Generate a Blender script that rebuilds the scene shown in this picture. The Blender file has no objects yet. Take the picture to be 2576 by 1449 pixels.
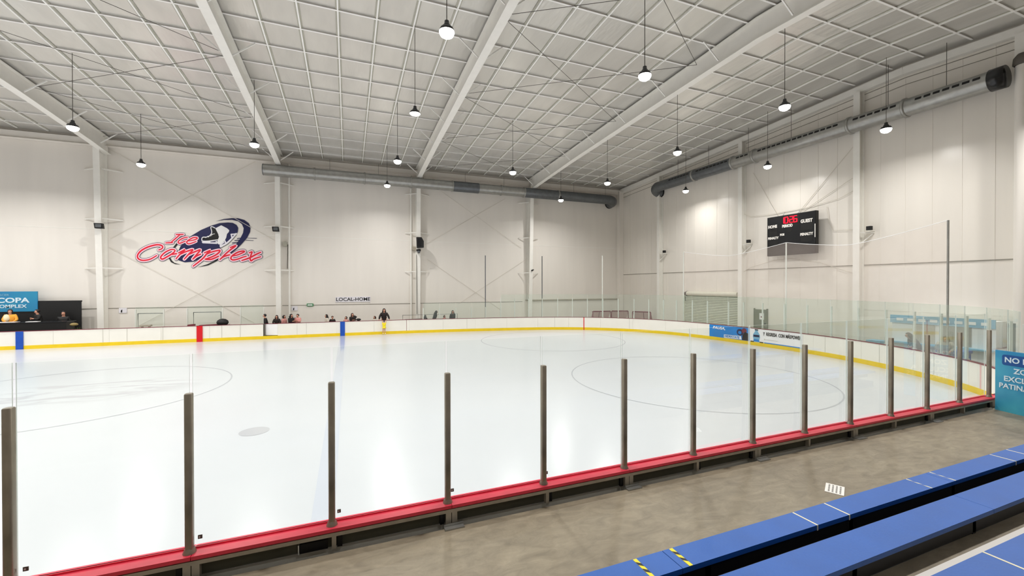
import bpy, bmesh, math, random
from mathutils import Vector, Matrix
random.seed(7)
S = bpy.context.scene
COL = S.collection
PI = math.pi
# ---------------------------------------------------------------- camera
F_PX, YAW, PIT, ROL = 1046.46, .3758, .0062, -.001
CAM = Vector((0, -4.722, 3.4787))
cy_, sy_ = math.cos(YAW), math.sin(YAW)
_F = Vector((sy_, cy_, 0)); _R = Vector((cy_, -sy_, 0)); _U = Vector((0, 0, 1))
F2 = _F*math.cos(PIT)-_U*math.sin(PIT); U2 = _F*math.sin(PIT)+_U*math.cos(PIT)
R3 = _R*math.cos(ROL)+U2*math.sin(ROL); U3 = -_R*math.sin(ROL)+U2*math.cos(ROL)
cd = bpy.data.cameras.new('camera'); cam = bpy.data.objects.new('camera', cd); COL.objects.link(cam)
cd.sensor_fit = 'HORIZONTAL'; cd.sensor_width = 36; cd.lens = F_PX/2576*36; cd.clip_start = .05; cd.clip_end = 300
m4 = Matrix(((R3.x, U3.x, -F2.x, CAM.x), (R3.y, U3.y, -F2.y, CAM.y), (R3.z, U3.z, -F2.z, CAM.z), (0, 0, 0, 1)))
cam.matrix_world = m4
S.camera = cam
def at(px, py, ax, v):
    """point of the surface (x, y or z = v) seen at a position measured in the photograph"""
    d = F2+R3*((px-1288)/F_PX)+U3*((724.5-py)/F_PX)
    return CAM+d*((v-CAM[ax])/d[ax])
# ---------------------------------------------------------------- materials
def lin(c):
    return tuple(((x/255)/12.92 if x/255 <= .04045 else ((x/255+.055)/1.055)**2.4) for x in c)+(1,)
MATS = {}
def mat(name, rgb, rough=.5, metal=0, spec=.5, noise=0, nscale=4, rgb2=None, bump=0, bscale=30, emit=0, stretch=None, detail=3):
    if name in MATS: return MATS[name]
    m = bpy.data.materials.new(name); m.use_nodes = True; nt = m.node_tree; b = nt.nodes['Principled BSDF']
    c = lin(rgb)
    b.inputs['Base Color'].default_value = c; b.inputs['Roughness'].default_value = rough
    b.inputs['Metallic'].default_value = metal; b.inputs['Specular IOR Level'].default_value = spec
    tc = nt.nodes.new('ShaderNodeTexCoord'); mp = nt.nodes.new('ShaderNodeMapping'); nt.links.new(tc.outputs['Object'], mp.inputs[0])
    if stretch: mp.inputs['Scale'].default_value = stretch
    nz = nt.nodes.new('ShaderNodeTexNoise'); nz.inputs['Scale'].default_value = nscale; nz.inputs['Detail'].default_value = detail
    nt.links.new(mp.outputs[0], nz.inputs[0])
    cr = nt.nodes.new('ShaderNodeValToRGB'); cr.color_ramp.elements[0].position = .3; cr.color_ramp.elements[1].position = .7
    c2 = lin(rgb2) if rgb2 else tuple(x*(1-noise) for x in c[:3])+(1,)
    cr.color_ramp.elements[0].color = c2; cr.color_ramp.elements[1].color = c
    nt.links.new(nz.outputs[0], cr.inputs[0]); nt.links.new(cr.outputs[0], b.inputs['Base Color'])
    if bump:
        n2 = nt.nodes.new('ShaderNodeTexNoise'); n2.inputs['Scale'].default_value = bscale; nt.links.new(mp.outputs[0], n2.inputs[0])
        bp = nt.nodes.new('ShaderNodeBump'); bp.inputs['Strength'].default_value = bump; bp.inputs['Distance'].default_value = .02
        nt.links.new(n2.outputs[0], bp.inputs['Height']); nt.links.new(bp.outputs[0], b.inputs['Normal'])
    if emit:
        b.inputs['Emission Color'].default_value = c; b.inputs['Emission Strength'].default_value = emit
    MATS[name] = m
    return m
def glassmat(name, tint, veil, vcol=(235, 240, 238), gloss=.06):
    m = bpy.data.materials.new(name); m.use_nodes = True; nt = m.node_tree; nt.nodes.clear()
    o = nt.nodes.new('ShaderNodeOutputMaterial'); t = nt.nodes.new('ShaderNodeBsdfTransparent'); t.inputs[0].default_value = lin(tint)
    d = nt.nodes.new('ShaderNodeBsdfDiffuse'); d.inputs[0].default_value = lin(vcol)
    nz = nt.nodes.new('ShaderNodeTexNoise'); nz.inputs['Scale'].default_value = .9; nz.inputs['Detail'].default_value = 5
    tc = nt.nodes.new('ShaderNodeTexCoord'); nt.links.new(tc.outputs['Object'], nz.inputs[0])
    mr = nt.nodes.new('ShaderNodeMapRange'); mr.inputs['To Min'].default_value = veil*.6; mr.inputs['To Max'].default_value = veil*1.4
    nt.links.new(nz.outputs[0], mr.inputs[0])
    mx = nt.nodes.new('ShaderNodeMixShader'); nt.links.new(mr.outputs[0], mx.inputs[0])
    nt.links.new(t.outputs[0], mx.inputs[1]); nt.links.new(d.outputs[0], mx.inputs[2])
    g = nt.nodes.new('ShaderNodeBsdfGlossy'); g.inputs['Roughness'].default_value = .02; g.inputs[0].default_value = (1, 1, 1, 1)
    fr = nt.nodes.new('ShaderNodeFresnel'); fr.inputs[0].default_value = 1.35
    ml = nt.nodes.new('ShaderNodeMath'); ml.operation = 'MULTIPLY'; ml.inputs[1].default_value = gloss/.04*.5; nt.links.new(fr.outputs[0], ml.inputs[0])
    m2 = nt.nodes.new('ShaderNodeMixShader'); nt.links.new(ml.outputs[0], m2.inputs[0]); nt.links.new(mx.outputs[0], m2.inputs[1]); nt.links.new(g.outputs[0], m2.inputs[2])
    nt.links.new(m2.outputs[0], o.inputs[0]); MATS[name] = m
    return m
M_wall = mat('wall_paint', (238, 233, 225), .42, spec=.5, noise=.05, nscale=1.2, stretch=(1, 1, .12), bump=.12, bscale=2.5)
M_wallR = mat('wall_panel_gloss', (236, 231, 222), .3, spec=.6, noise=.04, nscale=1.5, stretch=(1, 1, .1), bump=.35, bscale=3)
M_steelw = mat('white_steel', (242, 240, 233), .4, noise=.04, nscale=3)
M_girt = mat('girt_grey', (150, 146, 136), .6, noise=.1)  # grey of wall joint strips, slat recesses and a kiosk window
M_ceil = mat('foil_facing', (229, 227, 221), .3, metal=.5, noise=.12, nscale=.8, stretch=(1.5, .4, 1), bump=.95, bscale=2.2)
M_seam = mat('seam_tape', (188, 186, 172), .6, noise=.15, nscale=2)
M_purlin = mat('purlin_white', (252, 251, 247), .35, noise=.03)
M_cable = mat('dark_cable', (96, 91, 84), .6, noise=.1)
M_cablew = mat('pale_cable', (222, 216, 204), .5, noise=.05)
M_board = mat('board_white', (240, 238, 228), .3, spec=.5, noise=.03, nscale=1.5)
M_boardL = mat('board_seam', (205, 203, 192), .5, noise=.05)
M_yel = mat('kick_yellow', (238, 205, 22), .35, noise=.08, nscale=3)
M_red = mat('cap_red', (240, 58, 84), .4, noise=.12, nscale=5)
M_redl = mat('line_red', (214, 0, 20), .35, noise=.05)
M_bluel = mat('line_blue', (10, 80, 185), .35, noise=.2, nscale=6)
M_pinkl = mat('line_faded_red', (232, 186, 184), .4, noise=.03)
M_maroon = mat('maroon_vinyl', (120, 40, 55), .5, noise=.1)
M_metal = mat('post_metal', (158, 149, 134), .36, metal=.5, noise=.35, nscale=7, stretch=(1, 1, .5))
M_metalw = mat('post_white', (226, 228, 220), .4, noise=.05)
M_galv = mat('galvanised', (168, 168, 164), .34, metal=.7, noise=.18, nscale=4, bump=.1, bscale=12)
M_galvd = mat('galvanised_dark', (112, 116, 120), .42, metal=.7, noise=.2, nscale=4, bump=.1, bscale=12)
M_frame = mat('frame_grey', (186, 178, 162), .5, metal=.2, noise=.2, nscale=9)
M_back = mat('backing_olive', (84, 82, 66), .7, noise=.25, nscale=2.5)
M_black = mat('black_matte', (9, 9, 10), .6, noise=.2)
M_blackg = mat('black_gloss', (24, 26, 30), .25, noise=.2)
M_navy = mat('logo_navy', (6, 14, 78), .5, noise=.35, nscale=.8)
M_logor = mat('logo_red', (232, 8, 48), .5, noise=.12, nscale=1.5)
M_logow = mat('logo_white', (250, 214, 226), .5, noise=.02)
M_logog = mat('logo_pale', (232, 230, 236), .5, noise=.02)
M_blue = mat('bench_blue', (26, 92, 178), .5, noise=.14, nscale=2.2, bump=.1, bscale=60)
M_tapey = mat('tape_yellow', (240, 220, 30), .5, noise=.06)
M_tapew = mat('tape_cream', (232, 226, 196), .5, noise=.06)
M_sign = mat('sign_teal', (84, 188, 206), .5, rgb2=(36, 136, 188), nscale=1.1)
M_signd = mat('sign_blue', (8, 78, 150), .5, noise=.05)
M_white = mat('white_print', (240, 240, 240), .5, noise=.01)
M_whitel = mat('lettering_white', (215, 235, 245), .5, noise=.01)
M_led = mat('led_red', (255, 8, 36), .5, emit=2.2)
M_capt = mat('caption_white', (240, 236, 230), .5, noise=.02)
M_ban = mat('banner_blue', (20, 104, 176), .5, rgb2=(40, 150, 180), nscale=.35)
M_adblue = mat('ad_blue', (10, 132, 212), .4, noise=.12, nscale=2)
M_skin = mat('skin', (205, 150, 125), .5, noise=.08)
M_hair = mat('hair_dark', (26, 20, 20), .5, noise=.3, nscale=20)
M_hairb = mat('hair_brown', (62, 36, 26), .5, noise=.3, nscale=20)
M_coat = mat('coat_black', (18, 17, 20), .75, noise=.3, nscale=6)
M_coatb = mat('coat_brown_black', (34, 22, 20), .75, noise=.3, nscale=6)
M_pink = mat('cloth_pink', (228, 160, 152), .8, noise=.1)
M_beige = mat('cloth_beige', (222, 214, 200), .8, noise=.08)
M_ydress = mat('dress_yellow', (248, 226, 8), .5, noise=.15, nscale=14)
M_orange = mat('shirt_orange', (250, 176, 62), .7, noise=.05)
M_cream = mat('shirt_cream', (252, 236, 196), .7, noise=.05)
M_lens = mat('lamp_lens', (255, 250, 240), .5, emit=18)
M_lensd = mat('lamp_lens_dim', (255, 252, 245), .5, emit=9)
M_grey = mat('door_grey', (128, 130, 112), .6, noise=.15, nscale=3)
M_slat = mat('shutter_slat', (218, 218, 200), .45, noise=.06)
M_green = mat('exit_green', (30, 130, 70), .5, noise=.05)
M_lblue = mat('pale_blue_sign', (120, 178, 208), .5, noise=.08)
M_leaf = mat('plant_green', (70, 88, 40), .7, noise=.4, nscale=9)
M_ochre = mat('plant_ochre', (160, 140, 88), .7, noise=.3, nscale=9)
M_icemark = mat('ice_ring_grey', (212, 216, 222), .1, noise=.1, nscale=.8)
M_edge = mat('pane_edge', (226, 236, 230), .2, noise=.02)
M_glassN = glassmat('near_glass', (252, 254, 253), .008, gloss=.016)
M_glassE = glassmat('far_glass', (250, 253, 251), .045, (226, 238, 231), gloss=.02)
M_net = glassmat('net_mesh', (255, 255, 255), .2, (220, 205, 195), gloss=0)
# concrete with mottling
def concrete():
    m = mat('concrete', (150, 139, 119), .45, spec=.4, rgb2=(130, 119, 101), nscale=.9, bump=.15, bscale=25, detail=8)
    nt = m.node_tree; b = nt.nodes['Principled BSDF']; link = b.inputs['Base Color'].links[0]; src = link.from_socket
    tc = nt.nodes.new('ShaderNodeTexCoord'); mp = nt.nodes.new('ShaderNodeMapping'); mp.inputs['Rotation'].default_value = (0, 0, .6); mp.inputs['Scale'].default_value = (1, 2.4, 1)
    nz = nt.nodes.new('ShaderNodeTexNoise'); nz.inputs['Scale'].default_value = 3.2; nz.inputs['Detail'].default_value = 9; nz.inputs['Roughness'].default_value = .65; nz.inputs['Distortion'].default_value = .8
    mr = nt.nodes.new('ShaderNodeMapRange'); mr.inputs['From Min'].default_value = .32; mr.inputs['From Max'].default_value = .68; mr.inputs['To Min'].default_value = .74; mr.inputs['To Max'].default_value = 1.16
    mx = nt.nodes.new('ShaderNodeVectorMath'); mx.operation = 'SCALE'
    nt.links.new(tc.outputs['Object'], mp.inputs[0]); nt.links.new(mp.outputs[0], nz.inputs[0]); nt.links.new(nz.outputs[0], mr.inputs[0]); nt.links.new(src, mx.inputs[0]); nt.links.new(mr.outputs[0], mx.inputs['Scale']); nt.links.new(mx.outputs[0], b.inputs['Base Color'])
    return m
M_conc = concrete()
M_floord = mat('far_floor', (150, 146, 138), .6, noise=.1)
def ice_material():
    m = mat('ice', (206, 209, 214), .22, spec=.36, noise=.03, nscale=.35, detail=6, bump=.04, bscale=6)
    b = m.node_tree.nodes['Principled BSDF']; b.inputs['IOR'].default_value = 1.45
    nt = m.node_tree; src = b.inputs['Base Color'].links[0].from_socket
    tc = nt.nodes.new('ShaderNodeTexCoord'); mp = nt.nodes.new('ShaderNodeMapping'); mp.inputs['Location'].default_value = (8.2*.28, -13.2*.5, 0); mp.inputs['Scale'].default_value = (.28, .5, 1)
    gr = nt.nodes.new('ShaderNodeTexGradient'); gr.gradient_type = 'SPHERICAL'
    m2 = nt.nodes.new('ShaderNodeMapping'); m2.inputs['Rotation'].default_value = (0, 0, -.9); m2.inputs['Scale'].default_value = (.5, 1.6, 1)
    nz = nt.nodes.new('ShaderNodeTexNoise'); nz.inputs['Scale'].default_value = 1.1; nz.inputs['Detail'].default_value = 4; nz.inputs['Distortion'].default_value = 1.2
    mr = nt.nodes.new('ShaderNodeMapRange'); mr.inputs['From Min'].default_value = .42; mr.inputs['From Max'].default_value = .62
    mu = nt.nodes.new('ShaderNodeMath'); mu.operation = 'MULTIPLY'; g2 = nt.nodes.new('ShaderNodeMapRange'); g2.inputs['From Max'].default_value = .35
    mx = nt.nodes.new('ShaderNodeMix'); mx.data_type = 'RGBA'; mx.inputs[7].default_value = lin((188, 189, 194))
    L = nt.links.new; L(tc.outputs['Object'], mp.inputs[0]); L(mp.outputs[0], gr.inputs[0]); L(tc.outputs['Object'], m2.inputs[0]); L(m2.outputs[0], nz.inputs[0]); L(nz.outputs[0], mr.inputs[0])
    L(gr.outputs['Fac'], g2.inputs[0]); L(mr.outputs[0], mu.inputs[0]); L(g2.outputs[0], mu.inputs[1]); L(mu.outputs[0], mx.inputs[0]); L(src, mx.inputs[6]); L(mx.outputs[2], b.inputs['Base Color'])
    return m
M_ice = ice_material()
# ---------------------------------------------------------------- mesh helpers
class MB:
    def __init__(s): s.v = []; s.f = []; s.mi = []; s.sm = []
    def add(s, vs, fs, mi=0, smooth=False):
        o = len(s.v); s.v += [tuple(v) for v in vs]; s.f += [tuple(i+o for i in f) for f in fs]; s.mi += [mi]*len(fs); s.sm += [smooth]*len(fs); return s
    def box(s, x0, y0, z0, x1, y1, z1, mi=0):
        v = [(x, y, z) for z in (z0, z1) for y in (y0, y1) for x in (x0, x1)]
        return s.add(v, [(0, 2, 3, 1), (4, 5, 7, 6), (0, 1, 5, 4), (2, 6, 7, 3), (0, 4, 6, 2), (1, 3, 7, 5)], mi)
    def obox(s, a, b, w, h, up=(0, 0, 1), mi=0):
        """bar from a to b, w across, h along up"""
        a = Vector(a); b = Vector(b); d = (b-a).normalized(); up = Vector(up)
        if abs(d.dot(up)) > .99: up = Vector((0, 1, 0))
        sx = d.cross(up).normalized()*w/2; u = sx.cross(d).normalized()*h/2
        v = [p+q for p in (a, b) for q in (-sx-u, sx-u, sx+u, -sx+u)]
        return s.add(v, [(0, 1, 2, 3), (4, 7, 6, 5), (0, 4, 5, 1), (1, 5, 6, 2), (2, 6, 7, 3), (3, 7, 4, 0)], mi)
    def tube(s, pts, r, n=8, caps=True, mi=0, radii=None):
        pts = [Vector(p) for p in pts]; rings = []
        for i, p in enumerate(pts):
            d = ((pts[min(i+1, len(pts)-1)]-p).normalized()+(p-pts[max(i-1, 0)]).normalized())
            d = d.normalized() if d.length > 1e-6 else Vector((0, 0, 1))
            up = Vector((0, 0, 1)) if abs(d.z) < .95 else Vector((1, 0, 0))
            a = d.cross(up).normalized(); b = a.cross(d)
            rr = radii[i] if radii else r
            rings.append([p+a*math.cos(2*PI*k/n)*rr+b*math.sin(2*PI*k/n)*rr for k in range(n)])
        v = [q for R in rings for q in R]; f = []
        for i in range(len(pts)-1):
            for k in range(n): f.append((i*n+k, i*n+(k+1) % n, (i+1)*n+(k+1) % n, (i+1)*n+k))
        s.add(v, f, mi, True)
        if caps: s.add(rings[0], [tuple(range(n))[::-1]], mi); s.add(rings[-1], [tuple(range(n))], mi)
        return s
    def lathe(s, c, prof, n=16, mi=0, axis='z'):
        v = []; f = []
        for (r, h) in prof:
            for k in range(n):
                a = 2*PI*k/n; p = (r*math.cos(a), r*math.sin(a), h)
                if axis == 'x': p = (p[2], p[0], p[1])
                if axis == 'y': p = (p[0], p[2], p[1])
                v.append((c[0]+p[0], c[1]+p[1], c[2]+p[2]))
        for i in range(len(prof)-1):
            for k in range(n): f.append((i*n+k, i*n+(k+1) % n, (i+1)*n+(k+1) % n, (i+1)*n+k))
        return s.add(v, f, mi, True)
    def prism(s, poly, d, mi=0):
        """closed outline of 3D points pushed by vector d"""
        poly = [Vector(p) for p in poly]; d = Vector(d); n = len(poly)
        return s.add(poly+[p+d for p in poly], [tuple(range(n)), tuple(range(2*n-1, n-1, -1))]+[(i, (i+1) % n, n+(i+1) % n, n+i) for i in range(n)], mi)
    def sphere(s, c, r, sx=1, sy=1, sz=1, n=10, mi=0):
        prof = [(r*math.sin(PI*i/6), -r*math.cos(PI*i/6)) for i in range(7)]
        o = len(s.v); s.lathe((0, 0, 0), [(max(a, 1e-4), h) for a, h in prof], n, mi)
        for i in range(o, len(s.v)):
            v = s.v[i]; s.v[i] = (c[0]+v[0]*sx, c[1]+v[1]*sy, c[2]+v[2]*sz)
        return s
    def build(s, name, mats, parent=None, org=None):
        me = bpy.data.meshes.new(name)
        if org is not None:
            ox, oy, oz = org; s.v = [(a-ox, b-oy, c-oz) for a, b, c in s.v]
        me.from_pydata(s.v, [], s.f)
        if not isinstance(mats, (list, tuple)): mats = [mats]
        for m in mats: me.materials.append(m)
        for p, mi, sm in zip(me.polygons, s.mi, s.sm): p.material_index = mi; p.use_smooth = sm
        bm = bmesh.new(); bm.from_mesh(me); bmesh.ops.recalc_face_normals(bm, faces=bm.faces); bm.to_mesh(me); bm.free()
        o = bpy.data.objects.new(name, me); COL.objects.link(o)
        if org is not None: o.location = org
        if parent: 
            o.parent = parent
            if org is not None: o.location = Vector(org)-Vector(parent.location)
        return o
def tag(o, label=None, cat=None, group=None, kind=None):
    if label: o['label'] = label
    if cat: o['category'] = cat
    if group: o['group'] = group
    if kind: o['kind'] = kind
    return o
def empty(name, loc=(0, 0, 0), rz=0, label=None, cat=None, group=None):
    o = bpy.data.objects.new(name, None); COL.objects.link(o); o.location = loc; o.rotation_euler = (0, 0, rz); o.empty_display_size = .1
    return tag(o, label, cat, group)
def kids(o): return [c for c in bpy.data.objects if c.parent == o]
def copy_tree(o, parent=None):
    c = o.copy(); COL.objects.link(c)
    if parent: c.parent = parent
    for ch in kids(o): copy_tree(ch, c)
    return c
def text_mesh(name, body, size, M, m, parent=None, align='CENTER', ext=.004, shear=0, sx=1, bold=0):
    cu = bpy.data.curves.new(name, 'FONT'); cu.body = body; cu.size = size; cu.align_x = align; cu.align_y = 'CENTER'; cu.extrude = ext; cu.shear = shear; cu.offset = bold; cu.resolution_u = 3
    t = bpy.data.objects.new('tmp', cu); COL.objects.link(t); bpy.context.view_layer.update()
    dg = bpy.context.evaluated_depsgraph_get(); me = bpy.data.meshes.new_from_object(t.evaluated_get(dg)); bpy.data.objects.remove(t)
    me.name = name
    for v in me.vertices: v.co.x *= sx
    me.transform(M)
    me.materials.clear(); me.materials.append(m)
    o = bpy.data.objects.new(name, me); COL.objects.link(o)
    if parent:
        o.parent = parent; me.transform(Matrix.Translation(-Vector(parent.location)))
    return o
def frame(origin, xdir, up=(0, 0, 1)):
    x = Vector(xdir).normalized(); u = Vector(up).normalized(); n = x.cross(u)
    return Matrix(((x.x, u.x, n.x, origin[0]), (x.y, u.y, n.y, origin[1]), (x.z, u.z, n.z, origin[2]), (0, 0, 0, 1)))
ORD = ['first', 'second', 'third', 'fourth', 'fifth', 'sixth', 'seventh', 'eighth', 'ninth', 'tenth', 'eleventh', 'twelfth', 'thirteenth', 'fourteenth', 'fifteenth', 'sixteenth', 'seventeenth', 'eighteenth', 'nineteenth', 'twentieth',
       'twenty-first', 'twenty-second', 'twenty-third', 'twenty-fourth', 'twenty-fifth', 'twenty-sixth', 'twenty-seventh', 'twenty-eighth', 'twenty-ninth', 'thirtieth']
# ---------------------------------------------------------------- building shell
XW, YF, XL, YB = 25.02, 29.53, -43.0, -15.5
Z0, SL, YR = 12.95, .05, 7.0          # roof height at the far wall, slope, ridge
NF = .77                              # height of the spectators' floor above the ice
def roofz(y): return Z0+SL*(YF-y) if y > YR else Z0+SL*(YF-YR)-SL*(YR-y)
def struct(o): o['kind'] = 'structure'; return o
b = MB(); b.box(XL-.3, YF, -.3, XW+.3, YF+.3, 14.6)
struct(b.build('wall_far', M_wall))
b = MB(); b.box(XW, YB, -.3, XW+.3, YF, 14.6)
for k in range(44):                       # shallow ribs of the wall sheeting
    y = YF-.5-k; b.box(XW-.012, y-.03, 2.2, XW, y+.03, 13.9)
struct(b.build('wall_right', M_wallR))
struct(MB().box(XL-.3, YB, -.3, XL, YF, 14.6).build('wall_left', M_wall))
struct(MB().box(XL-.3, YB-.3, -.3, XW+.3, YB, 14.6).build('wall_back', M_wall))
# ceiling: two slopes with seam tapes
b = MB()
for (ya, yb) in ((YF, YR), (YR, YB)):
    za, zb = roofz(ya), roofz(yb)
    b.add([(XL, ya, za), (XW, ya, za), (XW, yb, zb), (XL, yb, zb), (XL, ya, za+.25), (XW, ya, za+.25), (XW, yb, zb+.25), (XL, yb, zb+.25)],
          [(0, 1, 2, 3), (4, 7, 6, 5), (0, 4, 5, 1), (1, 5, 6, 2), (2, 6, 7, 3), (3, 7, 4, 0)])
RX = [-14.2, -4.5, 5.25, 15.1]
ribx = []
for a in [-43.2, -33.6, -23.9]+RX+[24.9]:
    for k in range(1, 7): ribx.append(a+9.75*k/7)
for x in ribx:
    if x < XW-.2:
        for (ya, yb) in ((YF-.3, YR), (YR, YB)):
            b.obox((x, ya, roofz(ya)-.01), (x, yb, roofz(yb)-.01), .17, .03, mi=2); b.obox((x, ya, roofz(ya)-.05), (x, yb, roofz(yb)-.05), .055, .06, mi=1)
struct(b.build('ceiling', [M_ceil, M_purlin, M_seam]))
# floors
b = MB()
b.box(XL, YB, NF-.25, 13.45, -.16, NF)                # spectators' concrete beside the near boards
b.box(13.45, YB, NF-.25, XW, -1.2, NF)
struct(b.build('floor', M_conc))
struct(MB().box(XL, -1.3, -.3, XW, YF, -.03).build('floor_far', M_floord))
# boards path
BP = [(-30, 26.35), (-15, 26.35), (-5, 26.35), (1, 26.32), (4, 26.2), (7, 25.95), (10, 25.55), (13, 25.0), (15.5, 24.25), (17.6, 23.1), (19.3, 21.6), (20.5, 19.9), (21.3, 17.9), (21.7, 15.6), (21.85, 13.2), (21.85, 10.8), (21.65, 8.7), (21.2, 6.8), (20.5, 5.0), (19.7, 3.5), (18.8, 2.3), (17.8, 1.4), (16.6, .65), (15.2, .2), (13.6, .03)]
def catmull(P, n=6):
    out = []
    for i in range(len(P)-1):
        p0 = P[max(i-1, 0)]; p1 = P[i]; p2 = P[i+1]; p3 = P[min(i+2, len(P)-1)]
        for k in range(n):
            t = k/n; out.append(tuple(.5*((2*p1[j])+(-p0[j]+p2[j])*t+(2*p0[j]-5*p1[j]+4*p2[j]-p3[j])*t*t+(-p0[j]+3*p1[j]-3*p2[j]+p3[j])*t**3) for j in (0, 1)))
    out.append(P[-1]); return out
PATH = [Vector((x, y, 0)) for x, y in catmull(BP)]
LEN = [0]
for a, c in zip(PATH[:-1], PATH[1:]): LEN.append(LEN[-1]+(c-a).length)
def pos(s):
    s = max(0, min(LEN[-1]-1e-4, s)); i = 0
    while LEN[i+1] < s: i += 1
    t = (s-LEN[i])/(LEN[i+1]-LEN[i]); p = PATH[i].lerp(PATH[i+1], t)
    d = (pos_d(i)*(1-t)+pos_d(i+1)*t).normalized()
    return p, d
def pos_d(i):
    a = PATH[max(i-1, 0)]; c = PATH[min(i+1, len(PATH)-1)]; return (c-a).normalized()
def nrm(d): return Vector((-d.y, d.x, 0))         # outward (away from the ice)
def s_at_px(px, z=1.0):
    """arc length where the board's top edge is seen at the measured column of the photo"""
    best = None
    for k in range(2200):
        s = 18+k*(LEN[-1]-18)/2200; p, d = pos(s); v = Vector((p.x, p.y, z))-CAM; w = v.dot(F2)
        if w <= 0: continue
        e = abs(1288+F_PX*v.dot(R3)/w-px)
        if best is None or e < best[0]: best = (e, s)
    return best[1]
# ice
ring = [(p.x, p.y, 0) for p in PATH]
b = MB(); poly = [(-30, .02, 0), (13.6, .02, 0)]+ring[::-1]
left = [(-38+.0, 12, 0)]
poly = [(-33, 0.02, 0), (13.6, .03, 0)]+[(p.x, p.y, 0) for p in PATH[::-1]]+[(-33, 26.35, 0), (-36.5, 25, 0), (-38.8, 21, 0), (-39, 13, 0), (-38.8, 5, 0), (-36.5, 1.2, 0)]
b.prism(poly, (0, 0, -.02))
ice = struct(b.build('floor_ice', M_ice))
def ringmesh(c, r, w, a0=0, a1=2*PI, n=64):
    b = MB(); v = []; f = []
    for k in range(n+1):
        a = a0+(a1-a0)*k/n
        v += [(c[0]+math.cos(a)*(r-w/2), c[1]+math.sin(a)*(r-w/2), .003), (c[0]+math.cos(a)*(r+w/2), c[1]+math.sin(a)*(r+w/2), .003)]
    for k in range(n): f.append((2*k, 2*k+1, 2*k+3, 2*k+2))
    return b.add(v, f)
def icemat(name, rgb):
    m = mat(name, rgb, .12, noise=.03, nscale=.5); return m
M_i1 = icemat('ice_grey_line', (184, 188, 194)); M_i2 = icemat('ice_blue_line', (201, 206, 217)); M_i3 = icemat('ice_smudge', (195, 197, 202)); M_i4 = icemat('ice_spot', (192, 193, 198)); M_i5 = icemat('ice_pink', (240, 226, 230))
for c, r in (((12.1, 7.4), 4.5), ((12.1, 19.0), 4.5), ((-8.55, 13.1), 4.5), ((-29, 7.4), 4.5)):
    ringmesh(c, r, .05).build('ice_circle', M_i1, ice)
MB().box(-.52, .1, .001, -.2, 26.2, .003).build('ice_line', M_i2, ice)
ringmesh((-2.09, 6.76), .16, .32, n=24).build('ice_spot', M_i4, ice)
# trims: wall joints
n = 0
def trim(b, m):
    global n; n += 1; return struct(b.build('trim_%d' % n, m))
trim(MB().box(XL, YF-.012, 7.07, XW, YF, 7.11), M_steelw)
trim(MB().box(XL, YF-.03, 2.02, 14.5, YF, 2.055), M_girt)
trim(MB().box(14.8, YF-.16, 2.1, 24.6, YF, 2.2), M_frame)
trim(MB().box(14.8, YF-.06, .2, 24.6, YF, 2.1), M_wallR)
trim(MB().box(XW-.035, YB, 4.50, XW, YF, 4.54), M_girt)
trim(MB().box(XW-.01, YB, 2.2, XW, 9.3, 4.36), M_wall)
trim(MB().box(5.6, YF-.04, .3, 14.5, YF, 2.0), M_wallR)
# far eave strut and gable strut along the right wall
b = MB(); b.box(XL, YF-.28, 12.3, XW, YF-.02, 12.75); b.box(XL, YF-.4, 12.3, XW, YF-.28, 12.33); trim(b, M_wall)
b = MB()
for (ya, yb) in ((YF, YR), (YR, YB)):
    b.obox((XW-.15, ya, roofz(ya)-.33), (XW-.15, yb, roofz(yb)-.33), .25, .34)
trim(b, M_steelw)
b = MB()
for (ya, yb) in ((YF, YR), (YR, YB)):
    b.obox((XW-.02, ya, roofz(ya)-.62), (XW-.02, yb, roofz(yb)-.62), .03, .025)
    b.obox((XW-.02, ya, roofz(ya)-.95), (XW-.02, yb, roofz(yb)-.95), .03, .02)
trim(b, M_girt)
# ---------------------------------------------------------------- columns and rafters
def i_section(b, a, c, d0, d1, side, wf=.32, tf=.03):
    """I member from a to c; depth vector 'side' (unit) scaled d0..d1, outer face on the a-c line"""
    a = Vector(a); c = Vector(c); sd = Vector(side); ax = (c-a).normalized(); w = ax.cross(sd).normalized()*wf/2
    for (o0, o1, t0, t1, ww) in ((0, 0, tf, tf, 1), (d0-tf, d1-tf, tf, tf, 1), (tf, tf, d0-2*tf, d1-2*tf, .06)):
        v = []
        for p, o, t in ((a, o0, t0), (c, o1, t1)):
            for q, r in ((-1, 0), (1, 0), (1, 1), (-1, 1)): v.append(p+w*ww*q+sd*(o+t*r))
        b.add(v, [(0, 1, 2, 3), (4, 7, 6, 5), (0, 4, 5, 1), (1, 5, 6, 2), (2, 6, 7, 3), (3, 7, 4, 0)])
    return b
COLX = [-33.8, -24.1, -14.42, -4.6, 5.23, 15.06]
NAMES = {-33.8: 'beyond the left edge', -24.1: 'left of the blue banner', -14.42: 'left of the big wall logo', -4.6: 'between the wall logo and the LOCAL-HOME sign', 5.23: 'carrying the big black loudspeaker', 15.06: 'midway between the loudspeaker and the corner'}
for i, x in enumerate(COLX):
    if x < -20: continue
    t = empty('steel_column', (x, YF-.1, 0), 0, 'white tapered steel column on the far wall '+NAMES[x], 'column', 'white steel columns along the far wall')
    i_section(MB(), (0, .08, 0), (0, .08, 12.25), .5, .95, (0, -1, 0)).build('column_shaft', M_steelw, t)
    for z in (4.6, 7.7, 10.8):
        for s in (-1, 1):
            MB().obox((s*.1, -.5, z), (s*.95, .05, z-.02), .05, .07).build('brace_arm', M_steelw, t)
RSL = .043
rn = ['leftmost, above the blue banner', 'second from left, ending above the wall logo column', 'third from left, over the loudspeaker column', 'rightmost, in front of the right wall']
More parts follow.
